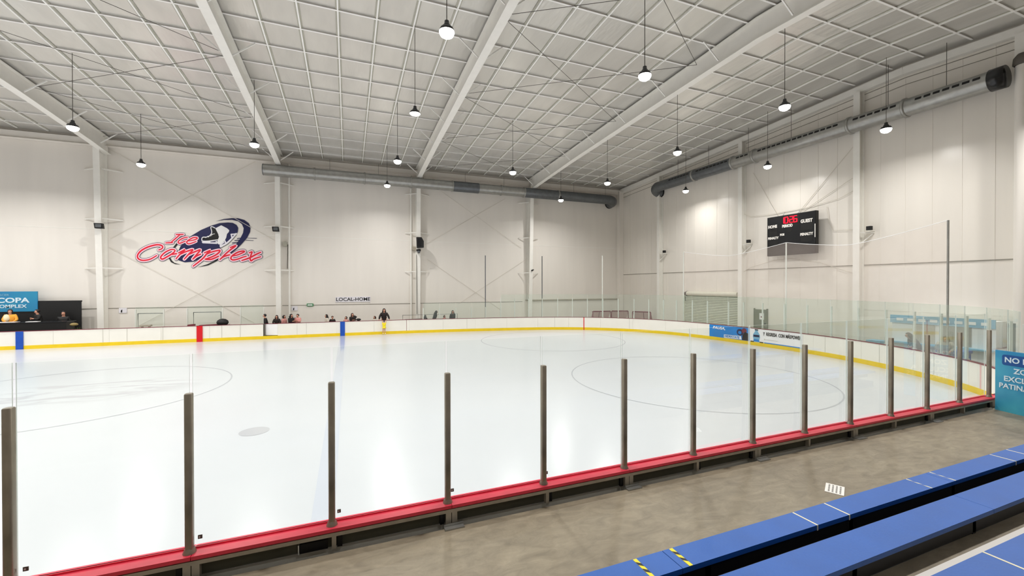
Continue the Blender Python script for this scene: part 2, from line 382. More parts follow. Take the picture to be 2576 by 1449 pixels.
for i, x in enumerate([-14.2, -4.5, 5.25, 15.1]):
    xs = (lambda y, x=x: x)
    t = empty('roof_beam', (x, YF, 12.2), 0, 'white tapered roof rafter crossing the ceiling, '+rn[i], 'roof beam', 'white roof rafters')
    b = MB()
    # bottom edge follows the haunch, top edge the roof
    ys = [YF-.1, YF-2.2, YF-8, YF-16, YR, YR-6, YB+.2]
    dep = [1.05, .95, .82, .8, .86, .8, .95]
    for j in range(len(ys)-1):
        pa = Vector((0, ys[j]-YF, roofz(ys[j])-12.2-.08)); pb = Vector((0, ys[j+1]-YF, roofz(ys[j+1])-12.2-.08))
        i_section(b, pa, pb, dep[j], dep[j+1], (0, 0, -1), wf=.34)
    b.build('rafter', M_steelw, t)
    k = 0
    y = YF-1.3
    while y > YR-4:
        for s in (-1, 1):
            z = roofz(y)-12.2
            MB().obox((s*.16, y-YF, z-.8), (s*.95, y-YF+.05, z-.12), .045, .05).build('flange_brace', M_purlin, t)
        y -= 3.24
# purlins
PY = [28.2]
while PY[-1] > YR+.4: PY.append(PY[-1]-1.6)
PY += [6.2, 4.6, 3.0, 1.4, -.2]
for i, y in enumerate(PY):
    z = roofz(y)
    b = MB(); b.box(XL+.1, y-.012, z-.05, XW-.3, y+.012, z-.002); b.box(XL+.1, y-.035, z-.062, XW-.3, y+.035, z-.05)
    tag(b.build('roof_purlin', M_purlin), 'thin white roof purlin running lengthwise under the foil ceiling', 'purlin', 'white purlins under the ceiling')
# right wall columns
wn = ['nearest the far corner', 'between the roller shutter and the scoreboard', 'right of the scoreboard', 'at the right edge of the photo']
for i, y in enumerate([23.7, 15.75, 8.85, 3.2]):
    zt = roofz(y)-.5
    t = empty('wall_post', (XW, y, 0), 0, 'white steel post on the right wall '+wn[i], 'column', 'white steel posts on the right wall')
    i_section(MB(), (-.01, 0, 0), (-.01, 0, zt), .42, .42, (-1, 0, 0), wf=.3).build('post_shaft', M_steelw, t)
    MB().obox((-.3, -.1, 6.2), (-.02, -.6, 6.15), .06, .06).build('brace_arm', M_steelw, t)
    MB().obox((-.3, -.1, 5.6), (-.05, -.55, 6.1), .05, .05).build('brace_arm', M_steelw, t)
# corner pilaster
b = MB(); b.box(XW-.5, YF-.5, 0, XW-.02, YF-.02, 12.6)
tag(b.build('corner_column', M_wall), 'pale square column in the far right corner of the hall', 'column')
# slim conduits beside columns
for x, l in ((-3.95, 'the column right of the wall logo'), (4.72, 'the loudspeaker column')):
    tag(MB().tube([(x, YF-.2, 0), (x, YF-.2, 12.3)], .07, 8).build('downpipe', M_steelw), 'slim white vertical pipe beside '+l, 'pipe')
t = empty('wall_pipe', (24.35, 3.05, 0), 0, 'broad pale vertical pipe with dark collar, at the right edge', 'pipe')
MB().tube([(0, 0, NF), (0, 0, 12.0)], .2, 20).build('pipe_body', M_wall, t)
MB().lathe((0, 0, 12.0), [(.22, 0), (.27, .05), (.25, .3), (.14, .45), (.02, .46)], 20).build('collar', M_cable, t)
# bracing cables on the far wall and under the roof
def cable(p, q, m, label, grp, r=.016):
    tag(MB().tube([p, q], r, 5).build('brace_cable', m), label, 'cable', grp)
yy = YF-.06
for nm, L in (('behind the wall logo', [((278, 600), (650, 402)), ((275, 375), (695, 607)), ((275, 622), (640, 812)), ((695, 635), (330, 830))]),
              ('right of the loudspeaker', [((1108, 480), (1311, 624)), ((1067, 617), (1271, 500)), ((1074, 652), (1261, 780)), ((1324, 652), (1154, 764))])):
    for (p, q) in L:
        cable(at(*p, 1, yy), at(*q, 1, yy), M_cablew, 'thin pale diagonal brace rod on the far wall '+nm, 'wall brace rods '+nm, .011)
for x0, x1, nm in ((-14.0, -4.7, 'upper left'), (5.4, 14.95, 'upper right')):
    for ya, yb in ((28.4, 22.3), (22.3, 16.2), (16.2, 10.0), (10.0, 3.8)):
        for (p, q) in ((ya, yb), (yb, ya)):
            cable((x0, p, roofz(p)-.32), (x1, q, roofz(q)-.32), M_cable, 'thin dark crossed brace cable under the ceiling, '+nm+' bay', 'roof brace cables, '+nm+' bay', .011)
# cables on the right wall around the scoreboard
for i, (pts, l) in enumerate(((((1895, 435), (1960, 545)), 'left slanting hanger cable above the scoreboard'), (((2010, 533), (2150, 365)), 'steep right hanger cable above the scoreboard'),
                 (((2020, 530), (2150, 445)), 'lower right hanger cable above the scoreboard'), (((1862, 535), (1890, 545), (1930, 541), (2040, 520), (2110, 500), (2150, 478)), 'sagging cord looped across above the scoreboard'),
                 (((1862, 688), (1890, 672), (1945, 655), (1990, 651), (2060, 660), (2155, 690)), 'thin cord arching on the wall below the scoreboard'), (((2080, 520), (2085, 560), (2095, 580), (2165, 577)), 'short cord curling down right of the scoreboard'))):
    tag(MB().tube([at(*p, 0, XW-.06) for p in pts], .012, 5).build('cord', M_cablew), l, 'cord')
# ---------------------------------------------------------------- ducts
t = empty('air_duct', (10, 28.45, 11.53), 0, 'long round galvanised air duct along the far wall, ending in a bend', 'air duct')
r = .42
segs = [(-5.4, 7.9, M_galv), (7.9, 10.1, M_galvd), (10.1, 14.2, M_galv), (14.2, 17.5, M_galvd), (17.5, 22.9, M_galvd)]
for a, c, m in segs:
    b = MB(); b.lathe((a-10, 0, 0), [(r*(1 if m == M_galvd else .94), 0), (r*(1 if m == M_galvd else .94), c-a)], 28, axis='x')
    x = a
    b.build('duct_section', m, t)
for a in (-2.2, 1.2, 4.6, 7.9, 12.1, 14.2, 17.5):
    MB().lathe((a-10, 0, 0), [(r*.95, -.06), (r*1.06, -.05), (r*1.06, .05), (r*.95, .06)], 28, axis='x').build('duct_collar', M_galv, t)
MB().lathe((-15.45, 0, 0), [(.01, 0), (r*.93, 0), (r*.95, .05)], 28, axis='x').build('end_cap', M_galvd, t)
arc = [(22.95-10+math.sin(a)*.7, .7-math.cos(a)*.7, -.02*k) for k, a in enumerate([PI/2*k/7 for k in range(8)])]
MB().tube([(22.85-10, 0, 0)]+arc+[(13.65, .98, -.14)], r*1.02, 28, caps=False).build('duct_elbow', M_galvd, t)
MB().tube([(13.65, .96, -.14), (13.65, 1.06, -.14)], r*1.1, 24).build('collar_shade', M_black, t)  # black ring painted as the shade where the duct meets the wall
for k in range(9):
    x = -4.6+k*3.4; MB().tube([(x-10, .1, .38), (x-10, .1, 1.2)], .01, 5).build('hanger_rod', M_cable, t)
t = empty('air_duct', (24.2, 13, 11.72), 0, 'long round air duct with dark slots along the right wall', 'air duct')
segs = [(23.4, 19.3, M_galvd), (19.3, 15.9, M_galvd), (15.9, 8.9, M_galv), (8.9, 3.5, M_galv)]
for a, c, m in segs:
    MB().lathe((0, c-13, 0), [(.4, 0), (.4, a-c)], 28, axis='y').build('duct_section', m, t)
for a in (19.3, 15.9, 14.3, 8.9, 6.6):
    MB().lathe((0, a-13, 0), [(.4, -.07), (.45, -.05), (.45, .05), (.4, .07)], 28, axis='y').build('duct_collar', M_galv, t)
MB().lathe((0, 3.45-13, 0), [(.01, -.02), (.44, -.02), (.44, .4), (.4, .42)], 28, axis='y').build('end_cap', M_blackg, t)
arc = [(.55-math.cos(a)*.55, 23.3-13+math.sin(a)*.55, -.05*k) for k, a in enumerate([PI/2*k/6 for k in range(7)])]
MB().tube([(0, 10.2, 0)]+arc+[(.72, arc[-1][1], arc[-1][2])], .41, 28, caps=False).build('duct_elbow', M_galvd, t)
MB().tube([(.7, arc[-1][1], arc[-1][2]), (.8, arc[-1][1], arc[-1][2])], .45, 24).build('collar_shade', M_black, t)  # painted shade again, a black ring where this duct enters the wall
y = 21.5
while y > 3.9:
    if not any(abs(y-q) < .3 for q in (19.3, 15.9, 8.9, 14.3, 6.6)):
        ang = math.radians(160); cx, cz = math.cos(ang)*.4, math.sin(ang)*.4
        b = MB(); b.obox((cx, y-13-.11, cz), (cx, y-13+.11, cz), .1, .03, up=(cx, 0, cz)); b.build('air_slot', M_black, t)
    y -= .31
for y in (21, 18, 14.8, 12, 7.3, 5.2):
    MB().tube([(0, y-13, .4), (0, y-13, roofz(y)-11.72)], .012, 5).build('hanger_rod', M_cable, t)
# ---------------------------------------------------------------- lamps
def lamp_proto(lens):
    t = empty('pendant_lamp')
    MB().lathe((0, 0, 0), [(.02, .3), (.06, .29), (.07, .2), (.1, .17), (.1, .12), (.17, .1), (.215, 0), (.205, 0), (.16, .08), (.05, .1)], 24).build('lamp_housing', M_blackg, t)
    dp = 1 if lens == M_lensd else 2.6  # lit lenses bulge deeper: the lamps' glare put into their shape
    MB().lathe((0, 0, 0), [(.195, .012), (.205, -.01*dp), (.17, -.04*dp), (.09, -.06*dp), (.001, -.066*dp)], 24).build('lamp_lens', lens, t)
    return t
L_on = lamp_proto(M_lens); L_dim = lamp_proto(M_lensd)
used = set()
def place_lamp(x, y, z, dim, label, group, rod=True, visible=True):
    src = L_dim if dim else L_on
    if src.name in used: o = copy_tree(src)
    else: o = src; used.add(src.name)
    o.location = (x, y, z); tag(o, label, 'lamp', group)
    if rod: MB().tube([(0, 0, .28), (0, 0, roofz(y)-z-.01)], .011, 6).build('hanging_rod', M_cable, o)
    light(x, y, z, .35 if dim else (.55 if x > 21 else 1))
def light(x, y, z, k=1):
    ld = bpy.data.lights.new('lamp_light', 'AREA'); ld.shape = 'DISK'; ld.size = .36; ld.spread = math.radians(160); ld.energy = POWER*k; ld.color = (1, .975, .945)
    lo = bpy.data.objects.new('lamp_light', ld); COL.objects.link(lo); lo.location = (x, y, z-.2)
POWER = 222
LP = [((183, 320), 10.3, 'bright pendant lamp far left, below the leftmost rafter'), ((355, 413), 10.35, 'bright lamp above the wall logo, near the far wall'),
      ((640, 363), 10.35, 'bright pendant lamp just left of the second rafter foot'), ((1000, 405), 10.25, 'bright pendant lamp above the left end of the far duct'),
      ((1124, 80), 10.3, 'bright pendant lamp at top centre, left of the third rafter'), ((1044, 286), 10.28, 'small black-shaded pendant lamp with its glowing lens clearly seen'),
      ((1290, 433), 10.35, 'bright pendant lamp above the middle of the far duct'), ((1528, 460), 10.35, 'bright pendant lamp near the far right corner, left of the duct bend'),
      ((1622, 190), 10.3, 'bright pendant lamp at upper right, left of the rightmost rafter'), ((1704, 383), 10.45, 'bright pendant lamp in front of the gable edge, nearest the corner'),
      ((1974, 268), 10.6, 'bright pendant lamp in front of the right wall top, right of the rightmost rafter'), ((2229, 325), 10.4, 'bright lamp below the right duct, rightmost in the photo'),
      ((1931, 418), 10.4, 'bright lamp below the right duct, above the scoreboard'), ((1725, 480), 10.4, 'bright lamp below the bend of the right duct'),
      ((974, 466), 10.4, 'small bright lamp just under the left part of the far duct'), ((1411, 503), 10.4, 'small bright lamp just under the far duct near its right end')]
for (px, z, l) in LP:
    p = at(*px, 2, z)
    rod = px[0] not in (2229, 1931, 1725)
    place_lamp(p.x, p.y, z, px == (1044, 286), l, 'hanging hall lamps', rod)
# further lamps of the same grid outside the frame, then an added fill row
for x in (-37.9, -31.2, -24.4, -17.6):
    for y in (.6, 6.6, 12.6, 18.7, 25.2): light(x, y, 10.3)
for x in (-10.9, -4.2): 
    for y in (.6, 6.6, 12.6): light(x, y, 10.3)
for x in (2.5, 9.3, 16): light(x, .6, 10.3)
light(22.6, .6, 10.4)
for x in (-10.9, 2.5, 16): light(x, -8, 10.3, .42)  # added unseen fill behind the camera for board backs, concrete and benches
# ---------------------------------------------------------------- rink boards, far and right end
t = empty('rink_boards', (0, 26.35, 0), 0, 'white rink boards with yellow kick strip along the far side and round the right end', 'rink boards')
def sweep(b, s0, s1, z0, z1, o0, o1, mi=0, step=.4):
    k = max(1, int((s1-s0)/step+.5)); v = []; f = []
    for i in range(k+1):
        p, d = pos(s0+(s1-s0)*i/k); nn = nrm(d)
        if nn.dot(Vector((5, 13, 0))-p) > 0: nn = -nn
        for o, z in ((o0, z0), (o1, z0), (o1, z1), (o0, z1)): v.append((p.x+nn.x*o, p.y+nn.y*o, z))
    for i in range(k):
        for q in range(4): f.append((i*4+q, i*4+(q+1) % 4, i*4+4+(q+1) % 4, i*4+4+q))
    f += [(0, 1, 2, 3), (4*k+3, 4*k+2, 4*k+1, 4*k)]
    return b.add(v, f, mi)
T = Vector(t.location)
SG0 = 30-5.13; SG1 = 30-4.30            # gate opening in the far boards (arc length from x=-30)
SEND = LEN[-1]
cuts = [0]
while cuts[-1] < SEND-3: cuts.append(cuts[-1]+2.44)
cuts = [c for c in cuts if not (SG0-.6 < c < SG1+.6)]+[SG0, SG1]; cuts.sort(); cuts.append(SEND)
for a, c in zip(cuts[:-1], cuts[1:]):
    if abs(a-SG0) < .01: continue
    b = MB(); sweep(b, a+.004, c-.004, .2, .975, 0, .05); b.build('board_panel', M_board, t, org=tuple(T))
    b = MB(); sweep(b, a, c, 0, .2, -.012, .06); b.build('kick_strip', M_yel, t, org=tuple(T))
    b = MB(); sweep(b, a, c, .975, 1.0, -.02, .12); b.build('cap_rail', M_maroon, t, org=tuple(T))
b = MB(); sweep(b, SG0, SG1, 0, .2, -.012, .06); b.build('kick_strip', M_yel, t, org=tuple(T))
for (xc, w, m) in ((-16.72, .30, M_bluel), (-8.55, .30, M_redl), (-.35, .30, M_bluel)):
    MB().box(xc-w/2, 26.30, .0, xc+w/2, 26.336, .985).build('line_marker', m, t, org=tuple(T))
s = s_at_px(1469); b = MB(); sweep(b, s-.03, s+.03, 0, .99, -.02, .0); b.build('line_marker', M_redl, t, org=tuple(T))
s = s_at_px(2467); b = MB(); sweep(b, s-.03, s+.03, 0, .99, -.01, .0); b.build('line_marker', M_pinkl, t, org=tuple(T))
for px in (1023, 1175, 1395, 1583, 2076, 2212, 2350):
    s = s_at_px(px); b = MB(); sweep(b, s-.012, s+.012, .2, .975, -.006, .0); b.build('panel_joint', M_maroon if px == 1023 else M_boardL, t, org=tuple(T))
for x in (-13.2, -12.1, -10.4, -7.4, -6.4, -2.6, 1.2):
    MB().box(x-.012, 26.34, .2, x+.012, 26.35, .975).build('panel_joint', M_boardL, t, org=tuple(T))
# gate in the far boards, ajar
t = empty('rink_gate', (-4.30, 26.38, 0), 0, 'white rink gate standing slightly ajar in the far boards, dark gaps around it', 'gate')
dx, dy = -.74, .16
MB().obox((0, 0, .6), (dx, dy, .6), .04, .74).build('gate_leaf', M_white, t)
MB().obox((0, 0, .98), (dx, dy, .98), .08, .03).build('gate_cap', M_maroon, t)
MB().box(-.86, .02, .2, .0, .3, .215).build('threshold', M_black, t)
MB().box(-.86, .05, .2, -.72, .35, .97).build('side_post', M_cable, t)
MB().box(-.05, .04, .2, .02, .35, .97).build('side_post', M_black, t)
# advertising banners on the right end boards
def swept_sign(s0, s1, z0, z1, o, m, name, parent):
    b = MB(); sweep(b, s0, s1, z0, z1, -o-.004, -o, step=.2)
    return b.build(name, m, parent, org=(0, 0, 0))
def on_board(s, z, o):
    p, d = pos(s); nn = nrm(d)
    if nn.dot(Vector((5, 13, 0))-p) > 0: nn = -nn
    return p+Vector((0, 0, z))-nn*o, d
def shape_on_board(name, pts, m, parent, S0, o):
    """flat outline given as (distance along, height)"""
    vs = [on_board(S0+u, z, o)[0] for u, z in pts]
    nn = on_board(S0+pts[0][0], .5, 1)[0]-on_board(S0+pts[0][0], .5, 0)[0]
    MB().prism(vs, nn*.003).build(name, m, parent)
sa, sb = s_at_px(1785), s_at_px(1886)
t = empty('advertising_banner', (0, 0, 0), 0, 'bright blue advertising banner with skater picture on the end boards', 'banner')
swept_sign(sa, sb, .2, .96, .012, M_adblue, 'banner_sheet', t)
w = sb-sa
p, d = on_board(sa+.07*w+.5, .78, .03); text_mesh('lettering', 'PAUSA,', .24, frame(p, d), M_white, t, ext=.003, shear=.2, sx=1.15, bold=.006)
shape_on_board('white_patch', [(.38*w, .22), (.82*w, .24), (.8*w, .44), (.38*w, .42)], M_white, t, sa, .02)
p, d = on_board(sa+.58*w, .33, .04); text_mesh('lettering', 'HIDRÁTATE', .19, frame(p, d), M_adblue, t, ext=.003, shear=.2, bold=.004)
ring1 = [(.78*w+.23*math.cos(a), .66+.2*math.sin(a)) for a in [2*PI*k/14 for k in range(14)]]
shape_on_board('skater_arm', ring1, M_navy, t, sa, .02)
shape_on_board('skater_gap', [(.775*w+.11*math.cos(a), .64+.1*math.sin(a)) for a in [2*PI*k/12 for k in range(12)]], M_adblue, t, sa, .026)
shape_on_board('skater_head', [(.88*w+.16*math.cos(a), .78+.15*math.sin(a)) for a in [2*PI*k/12 for k in range(12)]], M_maroon, t, sa, .024)
shape_on_board('skater_body', [(.83*w, .22), (.98*w, .22), (.99*w, .62), (.9*w, .72), (.84*w, .5)], M_coat, t, sa, .03)
sa2, sb2 = s_at_px(1887), s_at_px(2020)
t = empty('advertising_banner', (0, 0, 0), 0, 'white advertising banner with drink bottle and black slogan on the end boards', 'banner')
swept_sign(sa2, sb2, .2, .96, .012, M_white, 'banner_sheet', t)
w = sb2-sa2
bot = [(-.09, .92), (.09, .92), (.08, .82), (.2, .65), (.22, .5), (.18, .36), (.2, .22), (-.2, .22), (-.18, .36), (-.22, .5), (-.2, .65), (-.08, .82)]
shape_on_board('bottle_picture', [(.42+u, z) for u, z in bot], M_lblue, t, sa2, .02)
shape_on_board('bottle_cap', [(.32, .88), (.52, .88), (.52, .94), (.32, .94)], M_black, t, sa2, .026)
shape_on_board('bottle_label', [(.24, .5), (.6, .5), (.6, .62), (.24, .62)], M_navy, t, sa2, .026)
shape_on_board('bottle_label', [(.26, .24), (.58, .24), (.58, .36), (.26, .36)], M_adblue, t, sa2, .026)
shape_on_board('dark_dash', [(.05, .2), (.26, .2), (.26, .25), (.05, .25)], M_black, t, sa2, .026)
shape_on_board('dark_dash', [(.62, .2), (.85, .2), (.85, .25), (.62, .25)], M_black, t, sa2, .026)
b = MB(); sweep(b, sa2+.9, sb2-.02, .2, .25, -.024, -.017); b.build('blue_stripe', M_adblue, t, org=(0, 0, 0))
for i, (wd, u) in enumerate((('Y', .285), ('REGRESA', .43), ('CON', .62), ('MÁS', .745), ('POWER', .885))):
    p, d = on_board(sa2+u*w, .72, .03); text_mesh('lettering', wd, .26, frame(p, d), M_black, t, ext=.003, sx=.6, bold=.006, shear=.1)
shape_on_board('small_print', [(.32*w, .4), (.55*w, .4), (.55*w, .42), (.32*w, .42)], M_boardL, t, sa2, .024)
shape_on_board('round_mark', [(.3*w+.04*math.cos(a), .42+.04*math.sin(a)) for a in [2*PI*k/12 for k in range(12)]], M_boardL, t, sa2, .024)
# ---------------------------------------------------------------- far glass and posts
ppx = [1065, 1106, 1147, 1186, 1222, 1260, 1295, 1330, 1365, 1403, 1440, 1478, 1516, 1555, 1594, 1631, 1668, 1700, 1740, 1778, 1830, 1868, 1916, 1970, 2028, 2088, 2155, 2224, 2294, 2361, 2424, 2478]
SP = [s_at_px(p) for p in ppx]
for i in range(1, len(SP)):
    if SP[i] <= SP[i-1]+.3: SP[i] = SP[i-1]+1.0
SP.append(min(SP[-1]+1.25, SEND-2.4)); SP.append(min(SP[-1]+1.2, SEND-1.2))
for i, s in enumerate(SP):
    p, d = pos(s); nn = nrm(d)
    if nn.dot(Vector((5, 13, 0))-p) > 0: nn = -nn
    q = p+nn*.09; zt = 1.82 if i < 5 else 2.45
    t = empty('stanchion', (q.x, q.y, 1.0), math.atan2(d.y, d.x), 'slim pale post of the far glass, %s from its left end' % (ORD[i] if i < 30 else ORD[i-10]+' but ten more'), 'post', 'posts of the far and end glass')
    if i >= 30: t['label'] = 'slim pale post of the end glass beside the near corner, '+('inner one', 'middle one', 'outer one', 'last one')[i-30]
    MB().box(-.028, -.03, 0, .028, .03, zt-1.0).build('post_shaft', M_metalw, t)
    MB().box(-.05, -.05, 0, .05, .05, .03).build('post_foot', M_metalw, t)
def pane(a, c, z0, z1, th, m, label, group, name='glass_shield'):
    a = Vector((a[0], a[1], 0)); c = Vector((c[0], c[1], 0)); d = (c-a).normalized(); nn = Vector((-d.y, d.x, 0))*th/2
    mid = (a+c)/2
    v = [(a-nn), (c-nn), (c+nn), (a+nn)]; V = [p+Vector((0, 0, z0)) for p in v]+[p+Vector((0, 0, z1)) for p in v]
    b = MB(); b.add(V, [(0, 1, 5, 4), (2, 3, 7, 6)], 0); b.add(V, [(4, 5, 6, 7), (0, 3, 2, 1), (1, 2, 6, 5), (3, 0, 4, 7)], 1)
    return tag(b.build(name, [m, M_edge], org=(mid.x, mid.y, z0)), label, 'glass pane', group)
for i in range(len(SP)-1):
    p0, d0 = pos(SP[i]+.015); p1, d1 = pos(SP[i+1]-.015); n0 = nrm(d0); n1 = nrm(d1)
    if n0.dot(Vector((5, 13, 0))-p0) > 0: n0 = -n0
    if n1.dot(Vector((5, 13, 0))-p1) > 0: n1 = -n1
    zt = 2.2 if i < 5 else 2.78
    pane(p0+n0*.03, p1+n1*.03, 1.0, zt, .012, M_glassE, 'greenish clear pane of the far and end glass, %s from its left end' % ORD[i] if i < 30 else 'greenish clear pane of the end glass beside the near corner, '+('inner', 'middle', 'outer')[i-30], 'panes of the far and end glass')
# tall net poles
nb = []
pl = [('leftmost, behind the far boards', 1222, 644), ('second from left, behind the far boards', 1365, 646), ('third from left, before the corner', 1515, 644), ('left of the roller shutter', 1715, 633), ('in front of the scoreboard', 1970, 612), ('rightmost, on the end boards', 2367, 555)]
for l, px, py in pl:
    s = s_at_px(px); p, d = pos(s); nn = nrm(d)
    if nn.dot(Vector((5, 13, 0))-p) > 0: nn = -nn
    q = p+nn*.2; zt = 5.78
    o = MB().tube([(q.x, q.y, 0), (q.x, q.y, zt)], .035, 8).build('net_pole', M_galvd if px in (1222, 1365) else (M_galv if px == 2367 else M_metalw))
    tag(o, 'tall thin pole of the safety net, '+l, 'pole', 'safety net poles')
    nb.append((q, zt))
# safety net
b = MB(); ropes = []
for i in range(3, len(nb)-1):
    (a, za), (c, zc) = nb[i], nb[i+1]; k = 12; v = []; f = []; top = []
    for j in range(k+1):
        u = j/k; p = a.lerp(c, u); z = za+(zc-za)*u-.5*(1-(abs(2*u-1))**1.3); bow = 0
        v += [(p.x, p.y, 2.8), (p.x, p.y, z)]; top.append((p.x, p.y, z))
    for j in range(k): f.append((2*j, 2*j+2, 2*j+3, 2*j+1))
    b.add(v, f); ropes.append(top)
t = empty('safety_net', (0, 0, 0), 0, 'fine pale safety net hung between the tall poles at the right end', 'net')
nm = b.build('net_mesh', M_net, t); nm['kind'] = 'stuff'
for r_ in ropes: MB().tube(r_, .012, 5).build('top_rope', M_white, t)
# tall pole and fittings seen at the shutter
# ---------------------------------------------------------------- near boards
t = empty('rink_boards', (0, 0, NF), 0, 'near rink boards seen from outside, red cap rail over dark backing', 'rink boards')
X0, PS = -2.6016, 1.22
T = Vector(t.location)
x = X0-5*PS+.03
XE = X0+13*PS+.32
NB0 = x
while x < XE-.1:
    x2 = min(x+2*PS, XE)
    b = MB(); b.box(x+.003, -.105, .955, x2-.003, .03, .99); b.box(x+.003, .03, .955, x2-.003, .075, 1.005); b.build('cap_rail', M_red, t, org=tuple(T))
    b = MB(); b.box(x, -.09, .9, x2, -.04, .938); b.build('top_rail', M_frame, t, org=tuple(T))
    MB().box(x, .02, .0, x2, .06, .955).build('facing_panel', M_board, t, org=tuple(T))
    MB().box(x+.004, -.03, NF, x2-.004, .0, .9).build('backing_panel', M_back, t, org=tuple(T))
    for q in (x, x+PS):
        if q > XE-.2: continue
        if abs(q-x) < .01:
            MB().box(q-.065, -.09, NF, q-.004, -.03, .9).build('upright', M_frame, t, org=tuple(T))
            MB().box(q+.004, -.09, NF, q+.065, -.03, .9).build('upright', M_frame, t, org=tuple(T))
            b = MB(); b.box(q-.1, -.21, NF, q+.12, -.09, NF+.014); b.box(q-.1, -.15, NF+.014, q+.12, -.135, NF+.034); b.build('base_plate', M_galv, t, org=tuple(T))
            MB().box(q-.125, -.06, NF, q-.08, -.02, .9).build('upright_shade', M_black, t, org=tuple(T))  # black strip stands in for the shade beside the double upright
        else:
            MB().box(q-.03, -.09, NF, q+.012, -.03, .9).build('upright', M_frame, t, org=tuple(T))
            MB().box(q+.02, -.06, NF, q+.07, -.02, .9).build('upright_shade', M_black, t, org=tuple(T))  # shade beside the single upright, built as a black strip
    x = x2
MB().box(-.46, -.05, NF, -.2, -.02, .865).build('open_hatch', M_black, t, org=tuple(T)); MB().box(-.475, -.06, NF, -.465, -.02, .865).build('hatch_edge', M_metalw, t, org=tuple(T))
MB().box(XE-.06, -.12, NF, XE, .02, .97).build('end_bracket', M_metalw, t, org=tuple(T))
# near posts
def near_post():
    t = empty('stanchion')
    n_ = 20; prof = []
    for k in range(n_):
        a = 2*PI*k/n_; c, s_ = math.cos(a), math.sin(a); e = .55
        prof.append((.033*math.copysign(abs(c)**e, c), .036*math.copysign(abs(s_)**e, s_)))
    b = MB()
    v = [(x, y, z) for z in (0, 1.478, 1.486) for x, y in prof]
    v[2*n_:] = [(x*.85, y*.85, 1.486) for x, y in prof]
    f = [(i*n_+k, i*n_+(k+1) % n_, (i+1)*n_+(k+1) % n_, (i+1)*n_+k) for i in range(2) for k in range(n_)]
    b.add(v, f, 0, True); b.add(v[2*n_:], [tuple(range(n_))])
    b.build('post_shaft', M_metal, t)
    MB().box(-.004, .034, .02, .004, .04, 1.47).build('glazing_groove', M_black, t)
    b = MB(); b.lathe((0, 0, 0), [(.055, 0), (.052, .012), (.036, .05)], 16); b.build('post_foot', M_metal, t)
    return t
NP = near_post(); first = True
for i in range(-1, 14):
    o = NP if first else copy_tree(NP); first = False
    o.location = (X0+PS*i, -.02, .99)
    l = 'brownish metal glass post on the near red rail, %s from the left of the photo' % ORD[i] if i >= 0 else 'metal glass post on the near red rail, just outside the left edge'
    if i == 13: l = 'brownish metal glass post on the near red rail, rightmost, beside the teal sign'
    tag(o, l, 'post', 'posts of the near glass')
for i in range(-2, 13):
    l = 'clear pane of the near glass between the %s and %s posts from the left' % (ORD[i], ORD[i+1]) if 0 <= i < 12 else ('clear pane of the near glass beside the rightmost post' if i == 12 else 'clear pane of the near glass at the left edge, '+('inner' if i == -1 else 'outer'))
    xa, xb = X0+PS*i, X0+PS*(i+1)
    o = pane((xa+.012, .045), (xb-.012, .045), 1.005, 2.835, .012, M_glassN, l, 'panes of the near glass')
    b = MB(); b.box(xa+.05, .03, 1.075, xa+.085, .037, 1.11); k = b.build('pane_clip', M_cable); k.parent = o; k.location = -Vector(o.location)
    b = MB(); b.box(xa+.058, .0285, 1.085, xa+.07, .0295, 1.1); k = b.build('clip_mark', M_white); k.parent = o; k.location = -Vector(o.location)
# ---------------------------------------------------------------- floor drain
t = empty('floor_drain', (5.99, -1.18, NF), .5, 'small perforated white metal drain cover in the concrete floor', 'drain cover')
MB().box(-.15, -.1, 0, .15, .1, .008).build('cover_plate', M_capt, t)
for i in range(7):
    for j in range(4):
        b = MB(); b.lathe((-.11+.036*i, -.06+.04*j, .009), [(.001, .0005), (.011, .0005), (.011, 0)], 8); b.build('drain_hole', M_cable, t)
# ---------------------------------------------------------------- bleachers
def plank(x0, x1, y0, y1, z, label, th=.045, shift=0):
    t = empty('bleacher_bench', ((x0+x1)/2, (y0+y1)/2, z-th), 0, label, 'bench', 'blue bleacher planks')
    T = Vector(t.location); cut = x0+1.1+shift
    b = MB()
    xs = [x0]; 
    while xs[-1]+4 < x1: xs.append(xs[-1]+4+shift)
    xs.append(x1)
    for a, c in zip(xs[:-1], xs[1:]): MB().box(a+.003, y0, z-th, c-.003, y1, z).build('plank', M_blue, t, org=tuple(T))
    MB().box(x0, y0+.03, z-th-(.12 if z > 1.5 else .14), x1, y0+.06, z-th).build('shade_fascia', M_black, t, org=tuple(T))  # black board put in as the shade under the plank edge
    x = x0+.5
    while x < x1:
        MB().box(x-.03, y0+.03, 1.0 if z > 1.5 else .92, x+.03, y1-.03, z-th).build('leg', M_black, t, org=tuple(T)); x += 1.9
    return t
p1 = plank(-1.5, 13, -2.125, -1.885, 1.2, 'blue bleacher plank nearest the rink, with cream and yellow tape strips')
p2 = plank(-2.3, 13, -2.60, -2.295, 1.2, 'second blue bleacher plank, broad and without tape', shift=.2)
p3 = plank(-2, 13, -3.50, -3.225, 1.6, 'third blue bleacher plank, in the lower right corner of the photo')
